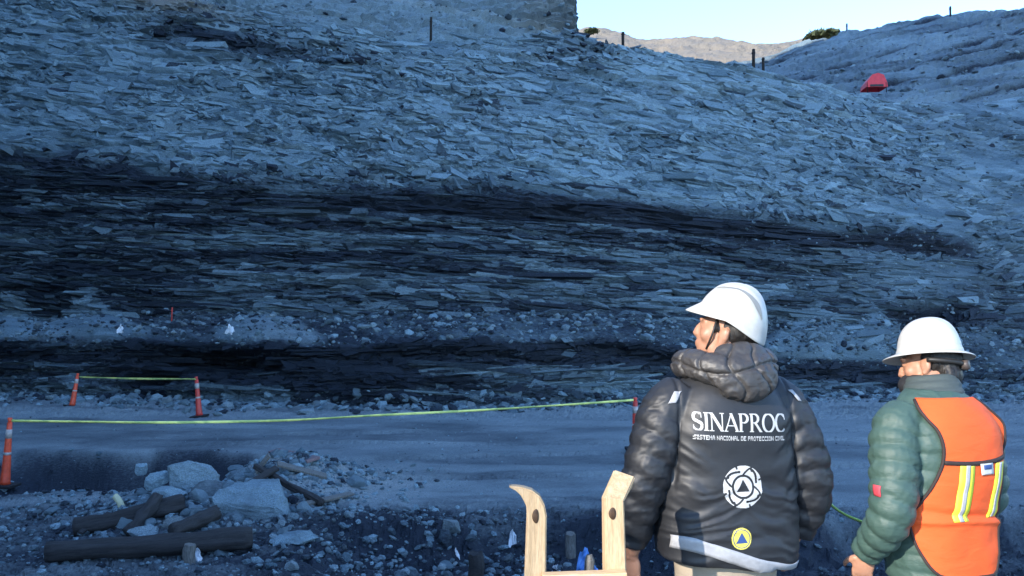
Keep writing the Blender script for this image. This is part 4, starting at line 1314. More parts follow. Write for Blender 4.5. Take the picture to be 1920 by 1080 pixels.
# ------------------------------------------------------------------ cones, tape, scraps
def cone(label, base, top, mat, grp='traffic delineators around the pit edge'):
    b_, t_ = Vector(base), Vector(top)
    L = (t_ - b_).length
    rt = empty('traffic_cone', b_)
    rt.rotation_euler = (t_ - b_).to_track_quat('Z', 'Y').to_euler()
    tag(rt, label, 'traffic cone', grp)
    bm = bmesh.new()
    bx = 0.19
    box(bm, (0, 0, 0.02), (2 * bx, 2 * bx, 0.05), bev=0.012)
    bm_obj('base', bm, M_rubber, rt, smooth=False)

    def rad(z):
        return 0.088 + (0.040 - 0.088) * (z / L) ** 0.8
    zs = [0.04, 0.10, 0.3 * L, 0.5 * L, 0.62 * L, 0.80 * L, 0.93 * L]
    bm = bmesh.new()
    tube(bm, [(0, 0, z) for z in zs], [rad(z) * (1.12 if i == 0 else 1) for i, z in enumerate(zs)], 20)
    bd = bm_obj('body', bm, mat, rt)
    for za, zb in ((0.70 * L, 0.83 * L), (0.46 * L, 0.50 * L)):
        bm = bmesh.new()
        tube(bm, [(0, 0, za), (0, 0, zb)], [rad(za) + 0.003, rad(zb) + 0.003], 20)
        bm_obj('reflective_band', bm, M_cone_white, rt)
    bm = bmesh.new()
    tube(bm, [(0, 0, 0.93 * L), (0, 0, 0.945 * L), (0, 0, 0.985 * L), (0, 0, L)], [0.030, 0.028, 0.042, 0.030], 16)
    bm_obj('handle', bm, mat, rt)
    return rt


x, y, z = gp(9, 913)
c1 = cone('orange delineator nearest the viewer at the far left edge', (x, y, z), at(19, 783, y), M_cone)
x, y, z = gp(135, 762)
cone('left of the two distant orange delineators below the rock face, leaning', (x, y, z), at(146, 700, y + 0.1), M_cone)
x, y, z = gp(374, 782)
cone('right of the two distant red delineators, upright below the dark hollow', (x, y, z), at(368, 706, y), M_cone_red)
x, y, z = gp(1192, 846)
cone('red delineator half hidden behind the black sleeve at the tape end', (x, y, z), at(1191, 745, y), M_cone_red)


def ribbon(name, label, pts, w, cat, mat=M_tape, tw=0.0, group=None):
    c_, s_ = resample(pts, 0.12)
    bm = bmesh.new()
    prev = None
    for i, (p, t_, n, b_) in enumerate(frames(c_)):
        wob_ = 0.35 * math.sin(s_[i] * 1.7) + tw
        upv = Vector((0, 0, 1)); side = t_.cross(upv).normalized()
        wd = upv * math.cos(wob_) + side * math.sin(wob_)
        th_ = t_.cross(wd).normalized() * 0.002
        ring = [bm.verts.new(p + wd * w / 2 - th_), bm.verts.new(p + wd * w / 2 + th_), bm.verts.new(p - wd * w / 2 + th_), bm.verts.new(p - wd * w / 2 - th_)]
        if prev:
            for k_ in range(4):
                bm.faces.new((prev[k_], prev[(k_ + 1) % 4], ring[(k_ + 1) % 4], ring[k_]))
        else:
            bm.faces.new(ring[::-1])
        prev = ring
    bm.faces.new(prev)
    return tag(bm_obj(name, bm, mat), label, cat, group)


TAPES = 'yellow barrier tapes'
ribbon('barrier_tape', 'long yellow barrier tape strung low from the left delineator to the man in black', [at(22, 789, 11.9), at(160, 791, 12.1), at(330, 792, 12.6), at(540, 788, 13.2), at(700, 779, 13.8), at(900, 769, 14.4), at(1060, 759, 14.9), at(1188, 750, 15.25)], 0.040, 'barrier tape', tw=0.25, group=TAPES)
ribbon('barrier_tape', 'short pale tape stretched between the two distant delineators', [at(148, 707, 23.4), at(250, 710, 22.4), at(367, 711, 20.95)], 0.055, 'barrier tape', tw=0.4, group=TAPES)
ribbon('barrier_tape', 'green tape hanging between the two men', [at(1545, 930, 5.4), at(1562, 950, 5.4), at(1590, 968, 5.3), at(1620, 980, 5.2), at(1680, 1000, 5.1), at(1720, 1030, 5.0)], 0.028, 'barrier tape', simple('lime_green_tape', (0.45, 0.72, 0.18), 0.4, 0.5, 0.2, 6), tw=0.5, group=TAPES)


def scrap(name, label, px, py, w, h, mat, seed, cat, Y=None):
    n_ = 14
    u, v = np.meshgrid(np.linspace(-1, 1, n_), np.linspace(0, 1, n_))
    X = w * 0.5 * u * (1 - 0.45 * v + 0.15 * vnoise(u * 2, v * 2, seed=seed))
    Z = h * v * (1 - 0.35 * np.abs(u + 0.2)) + 0.10 * h * vnoise(u * 3, v * 3, seed=seed + 1)
    Yv = 0.30 * w * vnoise(u * 2.2, v * 2.2, seed=seed + 2) + 0.35 * h * v + 0.10 * w * vnoise(u * 5, v * 5, seed=seed + 3)
    me = grid_mesh(name, X, Yv, Z)
    o = link(name, me, mat)
    sm = o.modifiers.new('thickness', 'SOLIDIFY'); sm.thickness = 0.004
    if Y is None:
        x, y, z = gp(px, py); o.location = (x, y, z - 0.01)
    else:
        o.location = at(px, py, Y)
    return tag(o, label, cat)


scrap('plastic_sheet', 'crumpled bright blue plastic sheet standing behind the ladder rung', 1100, 1078, 0.28, 0.30, M_bluebag, 601, 'plastic sheet')
scrap('plastic_sheet', 'scrap of blue plastic by the hand of the man in black', 1186, 1092, 0.2, 0.2, M_bluebag, 605, 'plastic sheet')
scrap('plastic_bag', 'crumpled white plastic bag left of the ladder', 962, 1030, 0.11, 0.20, M_whitebag, 611, 'plastic bag')
scrap('paper_scrap', 'small white scrap lying by the dark coal lump', 855, 1048, 0.10, 0.13, M_whitebag, 615, 'paper scrap')
scrap('paper_scrap', 'flat white scrap next to the blue plastic sheet', 1044, 1068, 0.13, 0.06, M_whitebag, 617, 'paper scrap')
scrap('plastic_bag', 'white plastic scraps in front of the small stub post', 366, 1052, 0.16, 0.14, M_whitebag, 619, 'plastic bag')
i, j = near_idx(430, 622)
scrap('plastic_bag', 'bright white bag lying on the bench above the right distant delineator', 430, 626, 0.35, 0.32, M_whitebag, 623, 'plastic bag', Y=WY2[i, j] - 0.15)
i, j = near_idx(224, 620)
scrap('plastic_bag', 'pale bag lying on the bench above the left distant delineator', 224, 624, 0.24, 0.3, M_whitebag, 627, 'plastic bag', Y=WY2[i, j] - 0.15)


# small things on the skyline and the slope
def post(label, px, py_top, py_bot, Y, w, name='marker_post', mat=M_post):
    x, y, z = at(px, py_bot, Y); zt = at(px, py_top, Y)[2]
    bm = bmesh.new()
    h_ = zt - z
    tube(bm, [(0, 0, -0.9), (0, 0, h_ * 0.5), (0.01, 0, h_ * 0.97), (0.01, 0, h_)], [w / 2, w / 2, w / 2, w * 0.35], 10)
    tube(bm, [(0, 0, h_ * 0.70), (0, 0, h_ * 0.76)], [w * 0.62, w * 0.62], 10)
    o = bm_obj(name, bm, mat); o.location = (x, y, z)
    return tag(o, label, 'post')


def face_Y(px):
    return float(np.interp(px, pxs, y7))


post('thin dark post on the grey slope above the middle of the face', 808, 32, 64, face_Y(808) + 1.0, 0.12)
post('short dark post on the skyline right of the terraced hill', 1168, 60, 76, face_Y(1168), 0.14)
post('tall dark post on the descending skyline under the saddle', 1413, 92, 120, face_Y(1413), 0.16)
post('low dark stump post right of the tall skyline post', 1431, 108, 120, face_Y(1431) + 0.3, 0.14)
post('thin pole on the crest at the left end of the right hill', 1588, 44, 62, 80, 0.16)
post('lone pole on the crest of the right hill', 1782, 12, 30, 72, 0.18)
i, j = near_idx(322, 598)
post('thin red marker stake standing on the bench above the hollow', 322, 576, 600, WY2[i, j] - 0.1, 0.05, 'marker_stake', M_cone_red)

# small red tarpaulin shelter on the slope
sh = empty('red_shelter', at(1637, 168, 43.0))
sh.rotation_euler = (0, 0, -0.05)
tag(sh, 'small red tarpaulin shelter pitched high on the right slope', 'shelter')
bm = bmesh.new()
pr = [(-0.56, 0), (-0.50, 0.30), (-0.22, 0.68), (0.10, 0.76), (0.38, 0.66), (0.54, 0.28), (0.58, 0)]
ra_ = [bm.verts.new((a, -0.5, c)) for a, c in pr]; rb_ = [bm.verts.new((a * 0.9, 0.5, c * 0.92)) for a, c in pr]
rm_ = [bm.verts.new((a * 0.98, 0.0, c * 0.96)) for a, c in pr]
for A_, B_ in ((ra_, rm_), (rm_, rb_)):
    for i in range(len(pr) - 1):
        bm.faces.new((A_[i], A_[i + 1], B_[i + 1], B_[i]))
bm.faces.new(ra_[::-1]); bm.faces.new(rb_)
bm_obj('tarpaulin', bm, M_red_tarp, sh, smooth=False)
bm = bmesh.new()
box(bm, (0.0, -0.52, 0.08), (0.7, 0.03, 0.12), bev=0.01)
bm_obj('dark_opening', bm, M_strap, sh, smooth=False)
for sx_ in (-0.5, 0.5):
    bm = bmesh.new()
    tube(bm, [(sx_, -0.50, -0.3), (sx_ * 0.98, -0.50, 0.25)], [0.02, 0.02], 8)
    bm_obj('pole', bm, M_post, sh)
boulder('grey boulder on the slope right of the red shelter', 1700, 168, 0.7, 0.35, 0.5, 451, 0.45, 0.0, 0.5, Y=44.0)
boulder('pale boulder at the right of the dark one near the shelter', 1728, 171, 0.35, 0.22, 0.3, 452, 0.0, 0.0, 0.9, Y=44.2)


def bush(label, px, py, Y, w, h):
    rb = np.random.default_rng(int(px))
    n_ = 420
    p = rb.normal(size=(n_, 3)); p /= np.linalg.norm(p, axis=1, keepdims=True)
    p *= (0.35 + 0.65 * rb.random(n_) ** 0.5)[:, None]
    p = p * np.array([w / 2, w / 2, h / 2]) * (1 + 0.35 * vnoise(p[:, 0] * 2, p[:, 2] * 2, seed=5))[:, None]
    V, F = [], []
    for k_, c in enumerate(p):
        a, b_ = rb.normal(size=3), rb.normal(size=3); a /= np.linalg.norm(a); b_ -= a * (a @ b_); b_ /= np.linalg.norm(b_)
        s_ = 0.09 * w * (0.5 + rb.random())
        V += [c - a * s_, c + b_ * s_ * 0.5, c + a * s_, c - b_ * s_ * 0.5]; F.append([4 * k_, 4 * k_ + 1, 4 * k_ + 2, 4 * k_ + 3])
    rt = empty('bush', at(px, py, Y)); tag(rt, label, 'bush')
    link('foliage', raw_mesh('foliage', np.array(V), np.array(F)), M_bush, rt)
    bm = bmesh.new(); tube(bm, [(0, 0, -h * 0.9), (0.05, 0, -h * 0.2), (0.0, 0, h * 0.2)], [0.05 * w, 0.04 * w, 0.02 * w], 8)
    bm_obj('stem', bm, M_post, rt)


bush('dark green bush at the left end of the far sunlit ridge', 1108, 58, 125, 2.2, 0.7)
bush('broad green bush on the crest left of the right hill pole', 1540, 68, 125, 5.5, 0.9)
bush('small green bush between the broad bush and the hill pole', 1572, 68, 126, 2.6, 0.6)


# ------------------------------------------------------------------ people
def remesh(bm, voxel, smooth=4, fac=0.5):
    me = bpy.data.meshes.new('tmp'); bmesh.ops.recalc_face_normals(bm, faces=bm.faces); bm.to_mesh(me); bm.free()
    o = bpy.data.objects.new('tmp', me); COL.objects.link(o)
    m_ = o.modifiers.new('r', 'REMESH'); m_.mode = 'VOXEL'; m_.voxel_size = voxel
    if smooth:
        s_ = o.modifiers.new('s', 'SMOOTH'); s_.iterations = smooth; s_.factor = fac
    dg = bpy.context.evaluated_depsgraph_get(); dg.update()
    out = bpy.data.meshes.new_from_object(o.evaluated_get(dg))
    bpy.data.objects.remove(o); bpy.data.meshes.remove(me)
    out.polygons.foreach_set('use_smooth', np.ones(len(out.polygons), bool))
    return out


def get_co(me):
    a = np.zeros(len(me.vertices) * 3, np.float32); me.vertices.foreach_get('co', a); return a.reshape(-1, 3).astype(float)


def get_no(me):
    a = np.zeros(len(me.vertices) * 3, np.float32); me.vertices.foreach_get('normal', a); return a.reshape(-1, 3).astype(float)


def set_co(me, co):
    me.vertices.foreach_set('co', co.astype(np.float32).ravel()); me.update()


def ell(bm, c, r_, rot=None, seg=20):
    g = bmesh.ops.create_uvsphere(bm, u_segments=seg, v_segments=seg // 2 + 2, radius=1)
    for v in g['verts']:
        q = Vector((v.co.x * r_[0], v.co.y * r_[1], v.co.z * r_[2]))
        if rot is not None: q = rot @ q
        v.co = q + Vector(c)


def loft(bm, secs, seg=40, step=0.012, mod=None):
    """secs: (z, cx, cy, rx, ry_front, ry_back, power) from bottom to top"""
    S_ = np.array(secs, float)
    z = np.arange(S_[0, 0], S_[-1, 0] + 1e-6, step)
    cols = [pchip(S_[:, 0], S_[:, c], z) for c in range(1, 7)]
    rings = []
    for i in range(len(z)):
        cx, cy, rx, rf, rb_, pw = [c[i] for c in cols]
        ring = []
        for k_ in range(seg):
            a = 2 * math.pi * k_ / seg
            ca_, sa_2 = math.cos(a), math.sin(a)
            ex = 2.0 / pw
            dx = math.copysign(abs(ca_) ** ex, ca_) * rx
            dy = math.copysign(abs(sa_2) ** ex, sa_2) * (rf if sa_2 > 0 else rb_)
            k2 = 1 + (mod(z[i], a) if mod else 0)
            ring.append(bm.verts.new((cx + dx * k2, cy + dy * k2, z[i])))
        rings.append(ring)
    for a, b_ in zip(rings, rings[1:]):
        for k_ in range(seg):
            bm.faces.new((a[k_], a[(k_ + 1) % seg], b_[(k_ + 1) % seg], b_[k_]))
    bm.faces.new(rings[0][::-1]); bm.faces.new(rings[-1])


def limb(bm, pts, rads, step=0.012, seg=22, puff=0.0, per=0.07, ph0=0.0, skew=0.0, s_start=0.05):
    c, s_ = resample(pts, step)
    n0 = len(pts)
    # radius along arc length
    ctrl = [0.0]
    for a, b_ in zip(pts, pts[1:]):
        ctrl.append(ctrl[-1] + (Vector(b_) - Vector(a)).length)
    ctrl = np.array(ctrl) / ctrl[-1] * s_[-1]
    rr_ = pchip(ctrl, np.array(rads, float), s_)

    def rad(i, ph):
        base = rr_[i]
        if puff:
            s2 = s_[i] + skew * math.cos(ph) + 0.010 * mnoise.noise((s_[i] * 9, math.cos(ph) * 1.5, math.sin(ph) * 1.5 + ph0))
            w_ = min(1.0, max(0.0, (s_[i] - s_start) / 0.06))
            base += w_ * puff * (abs(math.sin(math.pi * (s2 / per + ph0))) ** 0.55 - 0.65)
        return base
    tube(bm, [tuple(p) for p in c], rad, seg)


def hand(bm, wrist, direction, palm_n, thumb_side, sc=1.0):
    """a relaxed right/left hand: palm, four unequal curled fingers, thumb from the side of the palm"""
    d = Vector(direction).normalized(); n = Vector(palm_n); n = (n - d * n.dot(d)).normalized(); s_ = Vector(thumb_side)
    s_ = (s_ - d * s_.dot(d) - n * s_.dot(n)).normalized()
    w = Vector(wrist)
    tube(bm, [w - d * 0.03 * sc, w + d * 0.012 * sc], [0.026 * sc, 0.026 * sc], 14)
    R3 = Matrix((s_, n, d)).transposed()
    ell(bm, w + d * 0.045 * sc, (0.041 * sc, 0.016 * sc, 0.052 * sc), R3)
    for k_, (off, L, cu) in enumerate(((0.030, 0.070, 0.5), (0.010, 0.080, 0.6), (-0.011, 0.074, 0.7), (-0.031, 0.058, 0.8))):
        p = w + d * 0.07 * sc + s_ * off * sc
        pts = [tuple(p)]; dd = d.copy()
        for j_, fr in enumerate((0.45, 0.32, 0.23)):
            dd = (Matrix.Rotation(-cu * (0.45 + 0.3 * j_), 3, s_) @ dd) if False else (dd + n * cu * (0.35 + 0.25 * j_)).normalized()
            p = p + dd * L * fr * sc; pts.append(tuple(p))
        tube(bm, pts, [0.0095 * sc, 0.009 * sc, 0.008 * sc, 0.0062 * sc], 10)
        ell(bm, pts[-1], (0.0062 * sc,) * 3, seg=8)
    p = w + d * 0.022 * sc + s_ * 0.030 * sc
    pts = [tuple(p), tuple(p + (s_ * 0.8 + d * 0.7 + n * 0.3).normalized() * 0.035 * sc), tuple(p + (s_ * 0.65 + d * 0.9 + n * 0.45).normalized() * 0.066 * sc), tuple(p + (s_ * 0.5 + d * 1.0 + n * 0.6).normalized() * 0.086 * sc)]
    tube(bm, pts, [0.014 * sc, 0.0115 * sc, 0.0095 * sc, 0.0065 * sc], 10)


def head_geo(bm, M):
    """skull, face, ears and neck in the head's own frame (facing +Y, origin between the ears), placed by M"""
    def E(c, r_, rx=0.0):
        ell(bm, M @ Vector(c), r_, M.to_3x3() @ Matrix.Rotation(rx, 3, 'X'))
    E((0, -0.012, 0.045), (0.077, 0.098, 0.088))          # cranium
    E((0, 0.030, 0.005), (0.068, 0.068, 0.085))           # face
    E((0, 0.050, -0.058), (0.050, 0.046, 0.045))          # jaw
    E((0, 0.080, -0.088), (0.024, 0.020, 0.020))          # chin
    for s_ in (-1, 1):
        E((s_ * 0.040, 0.062, -0.010), (0.026, 0.024, 0.028))   # cheekbones
        E((s_ * 0.033, 0.088, 0.040), (0.026, 0.014, 0.010))    # brow
        E((s_ * 0.031, 0.086, 0.022), (0.013, 0.012, 0.010))    # eyes
        # ear: shell, rim, lobe
        E((s_ * 0.079, -0.005, 0.000), (0.010, 0.020, 0.030))
        E((s_ * 0.086, -0.014, 0.006), (0.007, 0.012, 0.027))
        E((s_ * 0.080, 0.002, -0.028), (0.008, 0.009, 0.010))
        E((s_ * 0.055, 0.022, -0.055), (0.018, 0.030, 0.028))   # jaw angle
    tp = [M @ Vector((0, 0.094, 0.030)), M @ Vector((0, 0.108, 0.005)), M @ Vector((0, 0.112, -0.014)), M @ Vector((0, 0.098, -0.024))]
    tube(bm, [tuple(p) for p in tp], [0.009, 0.011, 0.014, 0.012], 12)
    for s_ in (-1, 1):
        E((s_ * 0.012, 0.104, -0.017), (0.008, 0.010, 0.007))
    E((0, 0.074, -0.042), (0.038, 0.026, 0.036)); E((0, 0.086, -0.030), (0.018, 0.016, 0.018))
    E((0, 0.098, -0.046), (0.023, 0.010, 0.006)); E((0, 0.096, -0.057), (0.021, 0.010, 0.007))


def decal(name, mask, x0, x1, z0, z1, nx, nz, bvh, off, mat, parent, ydir=1, lift=None):
    """thin print cut to a mask and laid on a garment (rays from behind along the garment's depth)"""
    xs, zs = np.linspace(x0, x1, nx + 1), np.linspace(z0, z1, nz + 1)
    shear = lift or 0.0
    xc, zc = np.meshgrid((xs[:-1] + xs[1:]) / 2, (zs[:-1] + zs[1:]) / 2)
    keep = mask(xc, zc)
    need = np.zeros((nz + 1, nx + 1), bool)
    need[:-1, :-1] |= keep; need[1:, :-1] |= keep; need[:-1, 1:] |= keep; need[1:, 1:] |= keep
    ids = -np.ones((nz + 1, nx + 1), int)
    V = []
    for i, j in zip(*np.where(need)):
        h = bvh.ray_cast(Vector((xs[j], -1.0 * ydir, zs[i] + shear * xs[j])), Vector((0, ydir, 0)))
        if h[0] is None: continue
        n = h[1] if h[1].y * ydir < 0 else -h[1]
        ids[i, j] = len(V); V.append(h[0] + n * off)
    F = []
    for i, j in zip(*np.where(keep)):
        q = (ids[i, j], ids[i, j + 1], ids[i + 1, j + 1], ids[i + 1, j])
        if min(q) >= 0: F.append(q)
    me = raw_mesh(name, np.array([v[:] for v in V]), np.array(F), smooth=True)
    return link(name, me, mat, parent)


def seg_d(x, z, a, b_):
    ax, az = a; bx, bz = b_
    t_ = np.clip(((x - ax) * (bx - ax) + (z - az) * (bz - az)) / ((bx - ax) ** 2 + (bz - az) ** 2 + 1e-12), 0, 1)
    return np.hypot(x - ax - t_ * (bx - ax), z - az - t_ * (bz - az))


def serif_letter(ch, x, z):
    """mask of one roman capital in a box of height 1 (x from 0)"""
    K, H = 0.075, 0.032                                     # half widths of stem and hairline
    def st(a, b_, w): return seg_d(x, z, a, b_) < w
    def sf(cx, cz, w=0.13): return (np.abs(x - cx) < w) & (np.abs(z - cz - (0.025 if cz < 0.5 else -0.025)) < 0.028)
    def arc(cx, cz, rx, rz, a0, a1, w0, w1):
        an = np.arctan2((z - cz) / rz, (x - cx) / rx); an = np.mod(an - a0, 2 * math.pi)
        rr_ = np.hypot((x - cx) / rx, (z - cz) / rz)
        wd = w0 + (w1 - w0) * np.abs(np.cos(np.arctan2((z - cz) / rz, (x - cx) / rx)))
        return (np.abs(rr_ - 1) * min(rx, rz) < wd) & (an < a1 - a0)
    inb = (z > 0) & (z < 1)
    if ch == 'I': return (st((0.16, 0.03), (0.16, 0.97), K) | sf(0.16, 0) | sf(0.16, 1)) & inb, 0.32
    if ch == 'N': return (st((0.12, 0.0), (0.12, 1), H) | st((0.70, 0), (0.70, 1), H) | ((np.abs(x - (0.10 + 0.60 * (1 - z))) < 0.095)) | sf(0.12, 0) | sf(0.06, 1, 0.09) | sf(0.70, 1)) & inb, 0.82
    if ch == 'A': return (((np.abs(x - (0.04 + 0.36 * z)) < H * 1.1)) | (np.abs(x - (0.74 - 0.36 * z)) < K * 1.05) | ((np.abs(z - 0.33) < 0.03) & (x > 0.15) & (x < 0.62)) | sf(0.06, 0) | sf(0.73, 0)) & inb, 0.80
    if ch in 'PR':
        m_ = st((0.15, 0.03), (0.15, 0.97), K) | sf(0.15, 0) | ((np.abs(x - 0.12) < 0.10) & (np.abs(z - 0.975) < 0.025))
        m_ |= arc(0.30, 0.74, 0.25, 0.235, -math.pi / 2, math.pi / 2, 0.030, 0.075) | ((np.abs(z - 0.975) < 0.028) & (x > 0.15) & (x < 0.31)) | ((np.abs(z - 0.505) < 0.028) & (x > 0.15) & (x < 0.31))
        if ch == 'R':
            m_ |= (np.abs(x - (0.36 + 0.36 * (0.5 - z) / 0.5)) < 0.085) & (z < 0.5) | ((np.abs(x - 0.74) < 0.07) & (z < 0.05))
            return m_ & inb, 0.80
        return m_ & inb, 0.66
    if ch == 'O': return (arc(0.42, 0.5, 0.36, 0.48, 0, 2 * math.pi, 0.030, 0.075)) & inb, 0.86
    if ch == 'C': return (arc(0.42, 0.5, 0.36, 0.48, 0.75, 2 * math.pi - 0.75, 0.030, 0.075) | ((np.abs(x - 0.69) < 0.025) & (z > 0.66) & (z < 0.95))) & inb, 0.78
    if ch == 'S':
        m_ = arc(0.29, 0.735, 0.19, 0.24, math.pi * 0.25, math.pi * 1.5, 0.035, 0.070) | arc(0.29, 0.265, 0.21, 0.24, -math.pi / 2 - 0.6, math.pi / 2, 0.035, 0.075) | (seg_d(x, z, (0.20, 0.56), (0.40, 0.43)) < 0.075)
        m_ |= ((np.abs(x - 0.46) < 0.022) & (z > 0.70) & (z < 0.95)) | ((np.abs(x - 0.09) < 0.022) & (z > 0.05) & (z < 0.30)) | arc(0.29, 0.265, 0.21, 0.24, -math.pi * 0.9, -math.pi / 2, 0.035, 0.04)
        return m_ & inb, 0.56
    return np.zeros_like(x, bool), 0.4


def word_mask(word, x0, z0, h, width):
    tot = sum(serif_letter(c, np.array([0.0]), np.array([0.0]))[1] for c in word)
    kx = width / tot

    def f(x, z):
        out = np.zeros_like(x, bool); cur = x0
        for c in word:
            a, w_ = serif_letter(c, (x - cur) / kx, (z - z0) / h)
            out |= a & (x >= cur - 0.02 * kx) & (x < cur + w_ * kx)
            cur += w_ * kx
        return out
    return f


# tiny block capitals (5 high) for the small line under the name and for the tag
FONT5 = {'A': '01110 10001 11111 10001 10001', 'C': '01111 10000 10000 10000 01111', 'D': '11110 10001 10001 10001 11110', 'E': '11111 10000 11110 10000 11111', 'I': '111 010 010 010 111',
         'L': '1000 1000 1000 1000 1111', 'M': '10001 11011 10101 10001 10001', 'N': '10001 11001 10101 10011 10001', 'O': '01110 10001 10001 10001 01110', 'P': '11110 10001 11110 10000 10000',
         'R': '11110 10001 11110 10010 10001', 'S': '01111 10000 01110 00001 11110', 'T': '11111 00100 00100 00100 00100', 'V': '10001 10001 10001 01010 00100', ' ': '00 00 00 00 00', 'Ó': '01110 10001 10001 10001 01110'}


def small_text_mask(txt, x0, x1, z0, z1):
    cols = []
    for ch in txt:
        rows_ = FONT5[ch].split()
        a = np.array([[c == '1' for c in r_] for r_ in rows_])
        cols += [a, np.zeros((5, 1), bool)]
    A = np.concatenate(cols, 1)

    def f(x, z):
        u = ((x - x0) / (x1 - x0) * A.shape[1]).astype(int); v = ((z1 - z) / (z1 - z0) * 5).astype(int)
        ok = (u >= 0) & (u < A.shape[1]) & (v >= 0) & (v < 5)
        return ok & A[np.clip(v, 0, 4), np.clip(u, 0, A.shape[1] - 1)]
    return f


def bvh_of(me):
    co = get_co(me)
    return BVHTree.FromPolygons([tuple(c) for c in co], [tuple(p.vertices) for p in me.polygons])


def strip(name, rows, mat, parent, thick=0.004, smooth=True):
    """rows: list of lists of Vector -> grid with thickness outward kept by solidify"""
    nr, nc = len(rows), len(rows[0])
    A = np.array([[v[:] for v in r_] for r_ in rows])
    me = grid_mesh(name, A[..., 0], A[..., 1], A[..., 2], smooth=smooth)
    o = link(name, me, mat, parent)
    m_ = o.modifiers.new('thickness', 'SOLIDIFY'); m_.thickness = thick; m_.offset = 0
    return o


def cast_back(bvh, x, z, off, ydir=1, nsm=None):
    h = bvh.ray_cast(Vector((x, -1.0 * ydir, z)), Vector((0, ydir, 0)))
    if h[0] is None: return None
    n = h[1] if h[1].y * ydir < 0 else -h[1]
    return h[0] + n * off


def trousers(bm, hip_z, stance, cyc=0.0):
    loft(bm, [(hip_z - 0.05, 0, cyc, 0.175, 0.115, 0.125, 2.3), (hip_z + 0.08, 0, cyc, 0.175, 0.11, 0.125, 2.3), (hip_z + 0.20, 0, cyc, 0.165, 0.10, 0.115, 2.2)], 32)
    for s_ in (-1, 1):
        limb(bm, [(s_ * 0.09, cyc, hip_z + 0.02), (s_ * 0.105 * stance, cyc + 0.012, 0.48), (s_ * 0.12 * stance, cyc - 0.01, 0.07)], [0.10, 0.075, 0.07], puff=0.004, per=0.06, ph0=s_ * 0.3)


def boots(parent, stance, cyc):
    for s_ in (-1, 1):
        bm = bmesh.new()
        tube(bm, [(s_ * 0.12 * stance, cyc - 0.01, 0.03), (s_ * 0.12 * stance, cyc - 0.01, 0.18)], [0.055, 0.058], 16)
        ell(bm, (s_ * 0.125 * stance, cyc + 0.07, 0.045), (0.05, 0.14, 0.045))
        ell(bm, (s_ * 0.12 * stance, cyc - 0.02, 0.045), (0.045, 0.07, 0.045))
        me = remesh(bm, 0.008, 3)
        co = get_co(me); co[:, 2] = np.maximum(co[:, 2], 0.002); set_co(me, co)
        link('boot', me, M_boot, parent)


# ---- man 1: black jacket
def helmet_cap(parent, M):
    """bright white cap-style helmet with a front peak, dropped nape and crown ridges"""
    nr, nc = 30, 72
    X = np.zeros((nr, nc)); Y = np.zeros_like(X); Z = np.zeros_like(X)
    for j in range(nc):
        a = 2 * math.pi * j / nc
        ca_, sa_2 = math.sin(a), math.cos(a)               # a=0 is the front (+Y)
        front = max(0, sa_2) ** 2.2
        back = max(0, -sa_2)
        rimz = 0.020 - 0.060 * back ** 1.2 + 0.012 * front
        rimx = 0.109 * ca_
        rimy = (0.124 if sa_2 > 0 else 0.130) * sa_2
        # peak
        peak = 0.048 * max(0, (sa_2 - 0.25) / 0.75) ** 1.3
        for i in range(nr):
            t_ = i / (nr - 1)
            e = math.sin(t_ * math.pi / 2); c_2 = math.cos(t_ * math.pi / 2) ** 0.86
            x_, y_ = rimx * c_2, rimy * c_2 - 0.012 * t_
            z_ = rimz + (0.158 - rimz) * e
            fl = max(0, 1 - t_ / 0.16)
            y_ += peak * fl; z_ += -0.010 * fl * front
            x_ += 0.004 * ca_ * fl ** 2; 
            # crown ridges running front to back
            rdg = math.exp(-((x_ - 0.0) / 0.012) ** 2) * 0.006 * sst(t_, 0.35, 0.6)
            for q in (-0.048, 0.048):
                rdg -= math.exp(-((x_ - q) / 0.009) ** 2) * 0.005 * sst(t_, 0.30, 0.5)
            X[i, j], Y[i, j], Z[i, j] = x_, y_, z_ + rdg
    me = grid_mesh('helmet', X, Y, Z, wrap=True, smooth=True)
    o = link('helmet', me, M_helmet, parent)
    o.matrix_local = M
    m_ = o.modifiers.new('thickness', 'SOLIDIFY'); m_.thickness = 0.004; m_.offset = 1
    m2_ = o.modifiers.new('sub', 'SUBSURF'); m2_.levels = 1; m2_.render_levels = 1
    # grey strip laid over the crown, a ridge's shade put into colour
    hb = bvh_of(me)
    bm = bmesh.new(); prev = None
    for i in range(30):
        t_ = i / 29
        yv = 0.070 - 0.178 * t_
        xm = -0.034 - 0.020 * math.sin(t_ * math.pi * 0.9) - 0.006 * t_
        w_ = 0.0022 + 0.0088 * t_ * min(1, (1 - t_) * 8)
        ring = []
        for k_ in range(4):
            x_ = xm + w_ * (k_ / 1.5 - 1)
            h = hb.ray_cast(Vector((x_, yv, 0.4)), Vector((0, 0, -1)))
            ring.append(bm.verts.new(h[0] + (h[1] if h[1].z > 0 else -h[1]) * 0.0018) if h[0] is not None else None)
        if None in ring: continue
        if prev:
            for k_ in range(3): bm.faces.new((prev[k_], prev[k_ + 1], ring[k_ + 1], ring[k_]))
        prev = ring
    bm_obj('ridge_shade_strip', bm, M_helmet_grey, o)
    return o


def sst(x, a, b_):
    t_ = min(1, max(0, (x - a) / (b_ - a))); return t_ * t_ * (3 - 2 * t_)


